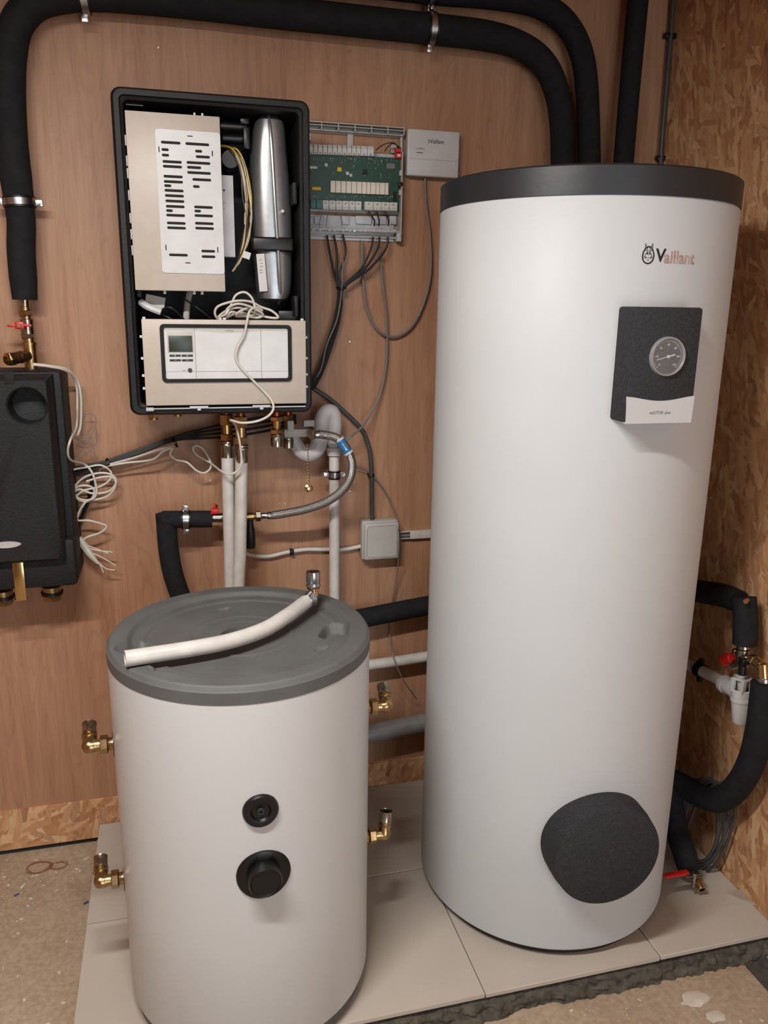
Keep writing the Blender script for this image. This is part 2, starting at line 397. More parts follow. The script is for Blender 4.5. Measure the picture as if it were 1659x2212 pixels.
obj('mortar_bed', g2, mortar_m, floor, 'rough grey brown mortar under the tile edge')
def tile(x0, y0, x1, y1, dz=0):
    o = obj('floor_tile', G().box(((x0+x1)/2, (y0+y1)/2, -.006+dz), (x1-x0-.0025, y1-y0-.0025, .012), bev=.0012, seg=1), tile_m, floor)
for (x0, x1, dz) in ((-.268, .645, 0), (.645, 1.105, -.0008), (1.105, XR-.002, .0006)): tile(x0, TY, x1, -.43, dz)
for (x0, x1, dz) in ((-.268, .19, 0), (.19, 1.10, .0004), (1.10, XR-.002, 0)): tile(x0, -.43, x1, -.011, dz)
# batten lamp and an added glowing fill panel (outside the frame)
t = thing('batten_lamp', 'long white batten lamp hanging in front of and above the units', 'lamp', (-.30, -1.58, 2.28))
obj('lamp_body', G().box((-.30, -1.58, 2.281), (.92, .08, .03), .006), white_pl, t)
for x_ in (-.65, .05): obj('cord', G().cyl((x_, -1.58, 2.29), (x_, -1.58, CZ), .003, n=8), cable_w, t)
fill_pane = struct('fill_panel', G().box((.75, YF+.004, .97), (1.3, .006, 2.06)), fill_glow_m)  # glowing panel added out of view to carry the cool fill
for q_ in (((.07, YF+.015, .97), (.06, .03, 2.06)), ((1.42, YF+.015, .97), (.06, .03, 2.06)), ((.75, YF+.015, 2.03), (1.4, .03, .06))): obj('fill_panel_frame', G().box(*q_), white_pl, fill_pane)
# ------------------------------------------------------------ tall cylinder
BC = (0.948, -0.506); BR = .3305; BH = 1.807
def lathe_tank(prof, n=128): return G().lathe((0, 0, 0), Z_, prof, n)
big = thing('hot_water_cylinder', 'tall white hot water cylinder with black lid and round black cover', 'water tank', (BC[0], BC[1], 0))
def zl(c, prof, n=128): return G().lathe((c[0], c[1], 0), Z_, prof, n)
obj('body', zl(BC, [(0, .022), (BR-.012, .022), (BR-.003, .026), (BR, .034), (BR, .4), (BR, .9), (BR, 1.4), (BR, BH-.060), (BR-.006, BH-.052), (0, BH-.052)]), white_tank, big)
obj('lid', zl(BC, [(BR-.02, BH-.056), (BR+.001, BH-.056), (BR+.001, BH-.004), (BR-.004, BH), (BR-.02, BH), (BR-.03, BH-.004), (0, BH-.004)]), lid_black, big)
obj('base_ring', zl(BC, [(0, .0), (BR-.022, .0), (BR-.018, .004), (BR-.018, .024), (0, .024)]), black_pl, big)
def surf(px, py, c, R):
    p = acyl(px, py, c, R); a = math.atan2(p.y-c[1], p.x-c[0]); return p, a
def sframe(c, R, a, z, off=0):
    n = V((math.cos(a), math.sin(a), 0)); t = V((-math.sin(a), math.cos(a), 0))
    return frame(V((c[0], c[1], z))+n*(R+off), t, Z_, n)
# round cover
p, a = surf(1312, 1848, BC, BR+.05)
M = sframe(BC, BR, a, p.z); CR = .131
g = G(M); rings = []; n = 72
def wrap(x, y, h):   # local point lying on the curved tank skin for h = 0
    return (x, y, h + (math.sqrt(max(BR*BR-x*x, 0))-BR))
prof = [(CR, -.004, 1), (CR, .03, .5), (CR-.004, .052, 0), (CR-.012, .056, 0)]
for r, h, wv in prof:
    rings.append([g.v((r*math.cos(2*PI*k/n), r*math.sin(2*PI*k/n), h+wv*(math.sqrt(BR*BR-(r*math.cos(2*PI*k/n))**2)-BR))) for k in range(n)])
for A_, B_ in zip(rings, rings[1:]):
    for k in range(n): g.f([A_[k], A_[(k+1) % n], B_[(k+1) % n], B_[k]])
g.f(rings[-1])
obj('round_cover', g, epp_grey, big, 'round charcoal foam cover near the foot')
# thermometer box
p, a = surf(1432, 790, BC, BR+.045)
M = sframe(BC, BR, a, p.z)
bw, bh = .150, .222
g = G(M); g.box((0, 0, .018), (bw, bh, .062), .006)
gb = obj('gauge_housing', g, epp_grey, big, 'rectangular charcoal foam thermometer housing')
F = .050
poly = [(-bw/2+.003, -bh/2-.001), (bw/2-.003, -bh/2-.001), (bw/2-.001, -bh/2+.052)] + [(-(-bw/2+.001)*(1-2*k/12), -bh/2+.052-.009*math.sin(PI*k/12)**1.5) for k in range(1, 12)] + [(-bw/2+.001, -bh/2+.052)]
obj('white_panel', G(M).prism(poly, F-.012, F+.001), white_gloss, gb)
text('uniSTOR plus', .0085, M @ Matrix.Translation((0, -bh/2+.020, F+.0013)), ink_grey, gb)
gc = V((.004, .018, 0)); gr = .0365
obj('bezel', G(M).lathe((gc.x, gc.y, F-.006), (0, 0, 1), [(gr-.003, 0), (gr+.002, 0), (gr+.002, .008), (gr, .012), (gr-.002, .012), (gr-.003, .008), (gr-.003, 0)], 48), bezel_m, gb)
obj('dial', G(M).lathe((gc.x, gc.y, F-.002), (0, 0, 1), [(0, 0), (gr-.002, 0), (gr-.002, .003), (0, .003)], 40), dial_black, gb)
g = G(M)
for k in range(49):
    an = math.radians(225-270*k/48); L = .005 if k % 8 == 0 else .0028
    e = V((math.cos(an), math.sin(an), 0)); q = V((gc.x, gc.y, F+.0013))
    g.box(q+e*(gr-.005-L/2), (L, .0006, .0003), R=Matrix.Rotation(an, 3, 'Z'))
obj('scale_marks', g, white_pl, gb)
for k, s_ in enumerate(('0', '20', '40', '60', '80', '100', '120')):
    an = math.radians(225-270*k/6); text(s_, .0058, M @ Matrix.Translation((gc.x+math.cos(an)*.0225, gc.y+math.sin(an)*.0225, F+.0014)), white_pl, gb, 'numeral')
an = math.radians(195); e = V((math.cos(an), math.sin(an), 0)); q = V((gc.x, gc.y, F+.003))
g = G(M).cyl(q, q+V((0, 0, .002)), .0032, n=16)
g.box(q+e*.010+V((0, 0, .001)), (.030, .0013, .0006), R=Matrix.Rotation(an, 3, 'Z')); g.box(q-e*.008+V((0, 0, .001)), (.014, .0026, .0006), R=Matrix.Rotation(an, 3, 'Z'))
obj('needle', g, white_pl, gb)
obj('gauge_glass', G(M).lathe((gc.x, gc.y, F+.006), (0, 0, 1), [(0, .0016), (gr*.5, .0012), (gr-.0028, 0), (gr-.0028, -.0008), (0, -.0008)], 40), glass, gb)
# lettering and emblem on the curved skin
def bender(px, py, c=BC, R=BR, off=.0004):
    p, a = surf(px, py, c, R)
    def f_(q):
        aa = a + q.x/R; return V((c[0]+(R+off+q.z)*math.cos(aa), c[1]+(R+off+q.z)*math.sin(aa), p.z+q.y))
    return f_
text('V', .034, None, ink, big, bend=bender(1427, 553), bold=.0007)
text('aillant', .034, None, foil, big, bend=bender(1434, 556), bold=.0006, align='LEFT', sx=.93)
def emblem(parent, f_, s=1.0, m_=ink):
    def bandpoly(g, pts_o, pts_i, closed=True):
        n = len(pts_o); A_ = [g.bm.verts.new(f_(V((*p, .0004)))) for p in pts_o]; B_ = [g.bm.verts.new(f_(V((*p, .0004)))) for p in pts_i]
        for k in range(n if closed else n-1): g.f([A_[k], A_[(k+1) % n], B_[(k+1) % n], B_[k]])
    def fill(g, pts): g.f([g.bm.verts.new(f_(V((*p, .0005)))) for p in pts])
    g = G(); oo = []; ii = []
    for k in range(36):
        t = 2*PI*k/36; yy = math.sin(t); k1 = 1-.12*yy
        oo.append((.0125*s*k1*math.cos(t), .0165*s*yy)); ii.append((.0099*s*k1*math.cos(t), .0139*s*yy))
    bandpoly(g, oo, ii)
    for sg in (-1, 1):
        ear = [(.001, .006), (.0025, .013), (.0075, .022), (.0082, .015), (.0055, .0075)]
        ein = [(.0020, .0075), (.0035, .0125), (.0070, .0195), (.0070, .0145), (.0048, .0085)]
        bandpoly(g, [(sg*x*s, y*s) for x, y in ear], [(sg*x*s, y*s) for x, y in ein])
        fill(g, [(sg*x*s, y*s) for x, y in ((.0010, .006), (.0052, .0035), (.0048, .0015), (.0018, .002), (.0008, -.001))])
        fill(g, [(sg*x*s, y*s) for x, y in ((.0062, .003), (.0070, -.002), (.0052, -.007), (.0046, -.0065), (.0060, -.002), (.0054, .0028))])
        for dy in (-.004, -.0055): fill(g, [(sg*x*s, (y+dy)*s) for x, y in ((.003, 0), (.009, .0012), (.009, .0017), (.003, .0006))])
    fill(g, [(x*s, y*s) for x, y in ((-.0016, -.0045), (.0016, -.0045), (0, -.0068))])
    fill(g, [(x*s, y*s) for x, y in ((-.003, -.009), (.003, -.009), (0, -.0102))])
    return obj('emblem', g, m_, parent)
emblem(big, bender(1400, 551), 1.02)
# ------------------------------------------------------------ buffer tank
SCN = (0.1296, -0.661); SR = .2739; SH = .868
st = thing('buffer_tank', 'short white buffer tank with grey moulded lid and two black ports', 'water tank', (SCN[0], SCN[1], 0))
obj('body', zl(SCN, [(0, .036), (SR-.008, .036), (SR-.002, .039), (SR, .046), (SR, .3), (SR, .6), (SR, SH-.035), (SR-.004, SH-.034), (SR-.012, SH-.07), (0, SH-.07)]), white_gloss, st)
obj('base_ring', zl(SCN, [(0, 0), (SR-.016, 0), (SR-.010, .006), (SR-.008, .037), (0, .037)]), lid_grey, st)
# lid: polar height field
feat = []
for (px, py, ra, rb, dp, rotd) in ((722, 1360, .040, .030, .022, 62), (292, 1402, .040, .028, .022, 40)):
    q = az(px, py, SH-.01); feat.append((q.x, q.y, ra, rb, dp, math.radians(rotd)))
for (px, py) in ((697, 1397), (482, 1312), (340, 1452)):
    q = az(px, py, SH-.01); feat.append((q.x, q.y, .018, .010, .006, 0.3))
def sm(a, b, x): t = min(1, max(0, (x-a)/(b-a))); return t*t*(3-2*t)
def lidz(x, y):
    r = math.hypot(x-SCN[0], y-SCN[1]); z = SH
    z -= .011*(1-sm(.222, .236, r))
    z -= .004*(1-sm(.196, .203, r))
    z += .0022*math.exp(-((r-.106)/.0035)**2) + .0018*math.exp(-((r-.076)/.003)**2)
    z -= .028*(1-sm(.040, .045, r)) 
    z += .016*(1-sm(.012, .015, r))
    z -= .012*sm(SR-.010, SR+.001, r)**2
    for (fx, fy, ra, rb, dp, an) in feat:
        dx, dy = x-fx, y-fy; u = (dx*math.cos(an)+dy*math.sin(an))/ra; v = (-dx*math.sin(an)+dy*math.cos(an))/rb
        d = (u**4+v**4)**.25; z -= dp*(1-sm(.72, 1.02, d))
    return z
g = G(); nr, na = 110, 220; rings = []
for i in range(1, nr+1):
    r = (SR+.001)*i/nr; rings.append([g.v((SCN[0]+r*math.cos(2*PI*k/na), SCN[1]+r*math.sin(2*PI*k/na), lidz(SCN[0]+r*math.cos(2*PI*k/na), SCN[1]+r*math.sin(2*PI*k/na)))) for k in range(na)])
c0 = g.v((SCN[0], SCN[1], lidz(*SCN)))
for k in range(na): g.f([c0, rings[0][k], rings[0][(k+1) % na]])
for A_, B_ in zip(rings, rings[1:]):
    for k in range(na): g.f([A_[k], A_[(k+1) % na], B_[(k+1) % na], B_[k]])
low = [g.v((v.co.x, v.co.y, SH-.036)) for v in rings[-1]]
for k in range(na): g.f([rings[-1][k], rings[-1][(k+1) % na], low[(k+1) % na], low[k]])
lid = obj('lid', g, lid_grey, st, 'grey moulded lid with recesses')
obj('hole_shade', G().lathe((SCN[0], SCN[1], SH-.034), Z_, [(0, .004), (.037, .004), (.037, .006), (0, .006)], 32), black_matt, lid)  # black disc stands in for the shade down the central hole
# ports
p, a = surf(563, 1750, SCN, SR); M = sframe(SCN, SR, a, p.z)
def curved_disc(M, R0, prof, n=56, TR=SR):
    g = G(M); rings = []
    for r, h, wv in prof:
        if r < 1e-5: rings.append([g.v((0, 0, h))]); continue
        rings.append([g.v((r*math.cos(2*PI*k/n), r*math.sin(2*PI*k/n), h+wv*(math.sqrt(TR*TR-(r*math.cos(2*PI*k/n))**2)-TR))) for k in range(n)])
    for A_, B_ in zip(rings, rings[1:]):
        for k in range(n):
            if len(B_) == 1: g.f([A_[k], A_[(k+1) % n], B_[0]])
            else: g.f([A_[k], A_[(k+1) % n], B_[(k+1) % n], B_[k]])
    return g
pc = obj('sensor_port', curved_disc(M, .0, [(.0345, -.001, 1), (.0345, .004, 1), (.032, .0075, 1), (.022, .0080, 1), (.020, .0075, 1), (.0165, .0016, 1), (.006, .0010, 1), (0, .0010, 0)]), black_pl, st, 'small black round port with hollow centre')
obj('nozzle', G(M).lathe((0, 0, 0), (0, 0, 1), [(0, .002), (.0035, .002), (.0035, .007), (.0062, .007), (.0068, 0)], 20), epp_grey, pc)
# the skin is cut visually by the collar; the port sits in a shallow well
p, a = surf(570, 1888, SCN, SR); M = sframe(SCN, SR, a, p.z)
pc = obj('blanking_port', curved_disc(M, 0, [(.053, -.001, 1), (.053, .003, 1), (.050, .005, 1), (.034, .004, 1), (.033, .003, .5), (0, .003, 0)]), black_pl, st, 'large black round port with protruding cap')
obj('cap', G(M).lathe((0, 0, -.002), (0, 0, 1), [(.033, 0), (.0325, .028), (.031, .031), (.029, .030), (.027, .028), (0, .028)], 48), black_pl, pc)
# elbow fittings screwed into the tank
def tank_elbow(px, py, sx, updir, mt, label, X=None, rs=.0135, Lh=.052):
    ang = X
    zz = at(px, py, SCN[1]+SR*math.sin(ang)).z
    n_ = V((math.cos(ang), math.sin(ang), 0)); p0 = V((SCN[0], SCN[1], zz))+n_*(SR-.002)
    o = obj('elbow_fitting', G().lathe(p0, n_, [(0, 0), (.0135, 0), (.0135, .014), (.012, .016), (.012, .036), (0, .036)], 24), mt, st, label)
    g = G(); d = V(updir).normalized(); q = p0+n_*Lh
    g.hexn(p0+n_*.014, p0+n_*.030, .0195); obj('hex_nut', g, mt, o)
    g = G(); g.tube([p0+n_*.028, p0+n_*(Lh-.012), q, q+d*.012, q+d*.024], [.012, .013, .0155, .0135, .0125], 18, 5)
    g.lathe(q+d*.018, d, [(.013, 0), (.016, .001), (.016, .004), (.0135, .006), (.0135, .009), (.016, .010), (.016, .013), (.013, .015)], 22)
    obj('elbow', g, mt, o)
    g = G(); b_ = q+d*.028
    g.lathe(b_, d, [(.0142, 0), (.0155, .002), (.0155, .006), (.0148, .008), (.0148, .026), (.0155, .029), (.0142, .029), (.0135, .027), (.0135, .004)], 26)
    g.lathe(b_, d, [(.0095, .004), (.0095, .027), (.0082, .027), (.0082, .004)], 22)
    obj('press_sleeve', g, nickel if mt is brass else mt, o)
    obj('plate_washer', curved_disc(frame(V((SCN[0], SCN[1], zz))+n_*SR, V((-n_.y, n_.x, 0)), Z_, n_), 0, [(.028, -.001, 1), (.028, .0015, 1), (.013, .0015, 1)]), black_pl, o)
tank_elbow(243, 1606, -1, (-.05, .9, .42), brass, 'brass elbow on upper left side', X=PI*1.0)
tank_elbow(262, 1897, -1, (-.05, .9, .42), brass, 'brass elbow on lower left side', X=PI*1.0)
tank_elbow(798, 1528, 1, (.1, .9, .42), brass, 'brass elbow on upper right side', X=.0)
tank_elbow(796, 1806, 1, (.12, .18, 1), brass, 'brass elbow with open sleeve on lower right side', X=.0)
# loose pipe on the lid
t = thing('plastic_pipe', 'bent white plastic pipe offcut with press elbow lying on the grey lid', 'pipe', az(470, 1390, SH))
zr = SH+.0165
pp = [az(270, 1423, zr+.001), az(330, 1414, zr), az(420, 1400, zr), az(500, 1384, zr), az(570, 1360, zr+.001), az(620, 1330, zr+.004), az(650, 1308, zr+.006), az(668, 1294, zr+.008)]
R_ = .0158
g = G().tube(pp, R_, 28, 8, cap=False)
a0 = pp[0]; d0 = (pp[0]-pp[1]).normalized(); g.lathe(a0, d0, [(R_, 0), (R_-.0030, 0), (R_-.0032, -.03), (0, -.03)], 28)
obj('pipe', g, pipe_w, t)
d1 = (pp[-1]-pp[-2]).normalized(); e0 = pp[-1]
obj('pipe_collar', G().lathe(e0-d1*.018, d1, [(R_, 0), (R_+.0015, .001), (R_+.0015, .016), (R_+.003, .018), (R_+.003, .022), (.013, .024)], 28), steel, t)
q = e0+d1*.020
up = V((0.0, .05, 1)).normalized()
obj('elbow', G().tube([e0, e0+d1*.012, q+up*.004, q+up*.014, q+up*.024], [.011, .012, .0125, .011, .011], 18, 5).lathe(q+up*.016, up, [(.011, 0), (.0145, .001), (.0145, .004), (.011, .006)], 20), brass_b, t)
g = G().lathe(q+up*.022, up, [(.0155, 0), (.0168, .002), (.0168, .005), (.0155, .007), (.0155, .010), (.0163, .012), (.0160, .034), (.0155, .036), (.0140, .036), (.0140, .012)], 30)
obj('press_sleeve', g, steel, t)
obj('liner', G().lathe(q+up*.022, up, [(.010, .003), (.010, .035), (.0082, .035), (.0082, .003), (0, .003)], 24), brass, t)
# ------------------------------------------------------------ wall unit (opened boiler / hydraulic station)
bx0, bz1, bY = -.0875, 1.9965, -.2735; bx1 = bx0+.4405; bz0 = bz1-.721
un = thing('heating_unit', 'open black wall-hung heating unit with beige panels and silver vessel inside', 'boiler', ((bx0+bx1)/2, 0, bz0))
UM = frame(V((bx0, 0, bz0)), X_, Z_, -Y_)       # local: u right, v up, w out of the wall
g = G(UM)
def rr(i, w_, r): return [(p_[0], p_[1], w_) for p_ in rrect(i, i, .4405-i, .721-i, r)]
seq = [rr(.012, .002, .02), rr(.004, .02, .022), rr(.0, .20, .022), rr(0, .262, .022), rr(.006, .2735, .018), rr(.017, .2735, .012), rr(.019, .266, .010), rr(.025, .262, .010), rr(.030, .10, .012), rr(.034, .06, .012)]
rg = [[g.v(p_) for p_ in q_] for q_ in seq]
for A_, B_ in zip(rg, rg[1:]):
    n = len(A_)
    for k in range(n): g.f([A_[k], A_[(k+1) % n], B_[(k+1) % n], B_[k]])
g.f(rg[0][::-1]); g.f(rg[-1])
case = obj('casing', g, epp_case, un, 'black moulded foam casing')
g = G(UM)
for q_ in ((.036, .55), (.036, .30), (.405, .52), (.405, .26)): obj('casing_rib', G(UM).box((q_[0], q_[1], .23), (.010, .05, .06), .003), epp_case, case)

def L(px, py, w_=.276):      # pixel -> (u, v) in the unit's plane w
    p_ = at(px, py, -w_); return (p_.x-bx0, p_.z-bz0)
# upper electronics panel
u0, v1 = L(269, 238); u1, _ = L(471, 252); _, v0 = L(296, 628); pw = .284
u1 = L(490, 628)[0]; u1 = (L(471, 252)[0]+u1)/2; v0 = (L(299, 629)[1]+L(490, 628)[1])/2; v1 = (L(269, 238)[1]+L(471, 252)[1])/2
g = G(UM).box(((u0+u1)/2, (v0+v1)/2, .250), (u1-u0, v1-v0, .055), .0015)
ep = obj('electronics_panel', g, beige, un, 'beige upper electronics panel')
g = G(UM)
for px in (420, 437): c_ = L(px, 244); g.box((c_[0]-.15+.15, v1+.002, .268), (.004, .008, .006))
for px in (356, 420, 437): c_ = L(px, 631); g.box((c_[0], v0-.003, .262), (.006, .008, .006))
for py in (300, 345, 372, 420, 470, 505, 540): c_ = L(269+(py-238)*.077, py); g.box((u0-.005, c_[1], .255), (.009, .022, .012), .001)
g.box((u0-.007, (v0+v1)/2, .245), (.0015, (v1-v0)*1.0, .004)); g.box((u0-.008+.022, v1+.022, .225), (.05, .0015, .004)); g.box((u0-.010, v1-.02, .225), (.0015, .09, .004))
obj('retaining_clips', g, white_pl, ep)
pa = L(333, 283); pb = L(492-2, 592)
wu0 = (L(334, 290)[0]+L(352, 585)[0])/2; wu1 = u1-.0005; wv1 = (L(340, 281)[1]+L(470, 285)[1])/2; wv0 = (L(360, 590)[1]+L(484, 592)[1])/2
poly = rrect(wu0, wv0, wu1, wv1, .007)
ps = obj('white_plate', G(UM).prism(poly, .277, .2796), white_pl, ep, 'white slotted cover plate')
slots = [(471,500,605),(640,510,803),(475,551,525),(707,562,755),(478,589,527),(711,600,808),(482,633,614),(648,640,811),(484,666,616),(651,673,748),(653,709,815),(489,735,621),(688,757,817),(491,771,623),(494,800,542),(692,806,738),(496,832,627),(499,868,629),(502,905,632),(505,942,634),(700,947,828),(507,972,553),(702,975,747),(508,1003,637),(703,1006,830),(512,1057,641),(706,1059,834),(514,1090,643),(708,1093,836),(750,1251,844),(752,1289,846),(527,1277,656)]
SCL = 1659/520.0
for (xa, y, xb_) in slots:
    a_ = L(200+xa/SCL, 150+y/SCL, .280); b_ = L(200+xb_/SCL, 150+y/SCL+0, .280); vv = a_[1]; hr = .0029
    obj('vent_slot', G(UM).prism(rrect(a_[0], vv-hr, b_[0], vv+hr, hr*.98, 4), .2793, .27985), black_matt, ps)  # proud dark capsules stand in for the shade of open slots
g = G(UM)
for (xa, ya, xb_, yb_) in ((652, 455, 690, 464), (639, 1329, 675, 1337), (453, 530, 462, 570), (821, 560, 830, 598), (501, 1208, 510, 1246), (859, 1224, 867, 1262)):
    a_ = L(200+xa/SCL, 150+ya/SCL, .28); b_ = L(200+xb_/SCL, 150+yb_/SCL, .28); g.box(((a_[0]+b_[0])/2, (a_[1]+b_[1])/2, .2795), (abs(a_[0]-b_[0]), abs(a_[1]-b_[1]), .0008))
obj('latch_slot', g, black_matt, ps)
# grey module box behind it
a_ = L(476, 377, .24); b_ = L(509, 555, .24)
g = G(UM).box(((a_[0]+b_[0])/2-.02, (a_[1]+b_[1])/2, .21), (b_[0]-a_[0]+.04, a_[1]-b_[1], .05), .001)
mb = obj('module_box', g, lightgrey_pl, un, 'pale grey plastic module box')
g = G(UM)
for py in (411, 439, 450): c_ = L(484, py, .236); g.box((c_[0], c_[1], .2353), (.004 if py == 411 else .0018, .004 if py == 411 else .0018, .0008))
obj('screw_hole', g, black_matt, mb)
# silver expansion vessel: flat tank seen edge on
prof_px = [(243, 576, 582), (252, 560, 600), (262, 551, 612), (285, 546, 616), (320, 543, 618), (350, 541, 621), (400, 541, 626), (450, 542, 629), (500, 545, 630), (540, 548, 630), (580, 552, 630), (610, 554, 629), (632, 556, 627), (645, 560, 620), (652, 578, 604)]
g = G(UM); rings = []
for (py, xa, xb_) in prof_px:
    a_ = L(xa, py, .19); b_ = L(xb_, py, .19); cu_, hw = (a_[0]+b_[0])/2, (b_[0]-a_[0])/2; dd = min(.05, hw*1.25+.004)
    rings.append([g.v((cu_+hw*math.copysign(abs(math.cos(t))**.75, math.cos(t)), a_[1], .18+dd*math.copysign(abs(math.sin(t))**.75, math.sin(t)))) for t in [2*PI*k/40 for k in range(40)]])
for A_, B_ in zip(rings, rings[1:]):
    for k in range(40): g.f([A_[k], A_[(k+1) % 40], B_[(k+1) % 40], B_[k]])
g.f(rings[0]); g.f(rings[-1][::-1])
ves = obj('expansion_vessel', g, silver_paint, un, 'long silver expansion vessel with welded seam')
seam = [(577, 241, .200), (582, 262, .226), (587, 320, .237), (592, 400, .238), (597, 480, .238), (601, 540, .238), (604, 600, .237), (605, 640, .222), (601, 655, .20)]
obj('weld_seam', G().tube([at(a_, b_, -w_) for a_, b_, w_ in seam], .0042, 8, 5), silver_paint, ves)
c_ = L(609, 457, .228); obj('bolt', G(UM).cyl((c_[0], c_[1], .21), (c_[0], c_[1], .240), .004, n=6), steel, ves)
sp = [(545, 527), (570, 530), (600, 530), (632, 530)]
a_ = L(545, 511, .23); b_ = L(632, 545, .23); 
obj('strap', G(UM).box(((a_[0]+b_[0])/2, (a_[1]+b_[1])/2, .19), (b_[0]-a_[0]+.004, a_[1]-b_[1], .106), .006, seg=3), black_pl, ves)
c_ = L(566, 589, .23)
RL = Matrix.Rotation(math.radians(4), 4, 'Z')
SM = UM @ Matrix.Translation((c_[0], c_[1], .2290)) @ Matrix.Rotation(math.radians(-18), 4, 'Y') @ RL
stk = obj('sticker', G(SM).box((0, 0, 0), (.020, .088, .0012)), white_pl, ves)
g = G(SM)
for yy in (.030, .022, .014, .006, 0): g.box((.002*random.uniform(-1, 1), yy, .0008), (.010*random.uniform(.5, 1), .0015, .0004))
obj('print', g, ink_grey, ves)
# dark inner parts
g = G(UM)
a_ = L(528, 262, .2); g.box((a_[0], a_[1], .18), (.022, .016, .06), .004); a_ = L(532, 300, .2); g.box((a_[0], a_[1], .19), (.016, .05, .05), .004)
a_ = L(505, 272, .2); g.cyl((a_[0]-.03, a_[1], .19), (a_[0]+.03, a_[1], .19), .010); a_ = L(510, 297, .2); g.cyl((a_[0]-.03, a_[1], .18), (a_[0]+.03, a_[1], .18), .012)
a_ = L(497, 345, .2); g.lathe((a_[0], a_[1], .15), (0, 0, 1), [(0, 0), (.028, 0), (.028, .05), (.02, .06), (0, .06)], 28)
a_ = L(590, 680, .2); obj('lower_block', G(UM).box((a_[0]+.05, a_[1]-.004, .20), (.08, .03, .05), .004), black_pl, un)
obj('pump_block', g, black_pl, un)
def incable(name, pts, r, m_): return obj(name, G().tube([at(a_, b_, -w_) for a_, b_, w_ in pts], r, 8, 5), m_, un)
for k, (m_, dx) in enumerate(((wire_y, 0), (wire_b, 4), (cable_w, 7), (cable_k, 2), (wire_b, -3), (wire_y, 9), (cable_k, -6), (cable_w, -2))):
    j = [random.uniform(-4, 4) for _ in range(8)]
    incable('wire', [(478+dx, 318+j[0], .19), (503+dx, 326+j[1], .21), (522+dx+j[2], 360, .22), (531+dx+j[3], 420, .225), (535+dx+j[4], 470, .225), (528+dx+j[5], 520, .22), (514+dx*.5+j[6], 565, .21), (503+dx*.4, 582+j[7], .20)], .0021, m_)
c_ = L(533, 551, .24); obj('cable_tag', G(UM @ Matrix.Translation((c_[0], c_[1], .235)) @ Matrix.Rotation(-.3, 4, 'Z')).box((0, 0, 0), (.018, .016, .001)), white_pl, un)
# lower cavity: silver tube, label, hoses
incable('sensor_tube', [(304, 652, .225), (318, 662, .235), (348, 674, .24)], .0085, lightgrey_pl)
c_ = L(335, 652, .22); obj('foil_label', G(UM @ Matrix.Translation((c_[0], c_[1], .215)) @ Matrix.Rotation(-.2, 4, 'Z')).box((0, 0, 0), (.045, .028, .001)), grey_pl, un)
incable('hose', [(410, 630, .17), (404, 660, .18), (402, 700, .18)], .008, grey_pl)
for q_ in ([(350, 668, .22), (370, 665, .23), (398, 690, .22)], [(340, 676, .21), (372, 690, .22), (380, 700, .2)], [(390, 640, .2), (430, 668, .21), (470, 700, .2)]): incable('wire', q_, .002, cable_k)
# lower control panel
pu0 = (L(303, 690, .285)[0]+L(318, 880, .285)[0])/2; pu1 = (L(658, 690, .285)[0]+L(664, 868, .285)[0])/2
pv1 = (L(303, 690, .285)[1]+L(658, 692, .285)[1])/2; pv0 = (L(318, 880, .285)[1]+L(664, 868, .285)[1])/2
cp = obj('control_panel', G(UM).box(((pu0+pu1)/2, (pv0+pv1)/2, .262), (pu1-pu0, pv1-pv0, .046), .0015), beige, un, 'beige lower control panel')
g = G(UM)
for u_ in (pu0+.006, (pu0+pu1)/2-.012, (pu0+pu1)/2-.002, pu1-.008): g.box((u_, pv1+.002, .277), (.007, .006, .01), .0008)
for v_ in (.2, .35, .55, .8): g.box((pu0-.003, pv0+(pv1-pv0)*v_, .272), (.006, .006, .01), .0008); g.box((pu1+.003, pv0+(pv1-pv0)*v_, .272), (.005, .006, .008), .0008)
obj('clip', g, white_pl, cp)
g = G(UM).box(((pu0+pu1)/2, pv0-.008, .266), (pu1-pu0-.004, .0022, .034)); g.box(((pu0+pu1)/2, pv0-.003, .250), (pu1-pu0-.004, .010, .002))
g.box((pu0+.008, pv0-.009, .276), (.018, .008, .02), .001)
for px in (430, 565):
    u_ = L(px, 880, .285)[0]; g.cyl((u_-.022, pv0-.006, .284), (u_+.022, pv0-.006, .284), .0035, n=12); g.box((u_, pv0-.008, .284), (.008, .010, .006))
obj('hinge_rail', g, lightgrey_pl, cp)
fa = L(345, 702, .287); fb = L(636, 824, .287)
f0 = (L(343, 705, .287)[0]+L(352, 825, .287)[0])/2; f1 = (L(628, 704, .287)[0]+L(632, 822, .287)[0])/2; f2 = (L(350, 700, .287)[1]+L(625, 702, .287)[1])/2; f3 = (L(355, 828, .287)[1]+L(630, 822, .287)[1])/2
obj('gasket_frame', G(UM).frame_prism(rrect(f0, f3, f1, f2, .010), rrect(f0+.009, f3+.008, f1-.009, f2-.008, .005), .280, .2895), black_matt, cp)
fc = obj('controller_face', G(UM).prism(rrect(f0+.008, f3+.007, f1-.008, f2-.007, .005), .280, .2862), white_pl, cp)
i0, i1, j0, j1 = f0+.008, f1-.008, f3+.007, f2-.007; dw = i1-i0; dh = j1-j0; z_ = .2864
g = G(UM); g.box((i0+dw*.243, (j0+j1)/2, z_), (.0009, dh, .0005)); g.box((i0+dw*.775, (j0+j1)/2, z_), (.0009, dh, .0005)); g.box((i0+dw*.51, j0+dh*.15, z_), (dw*.53, .0007, .0005)); g.box((i0+dw*.12, j0+dh*.15, z_), (dw*.24, .0005, .0005)); g.box((i0+dw*.89, j0+dh*.15, z_), (dw*.22, .0005, .0005))
obj('panel_joint', g, ink_grey, cp)
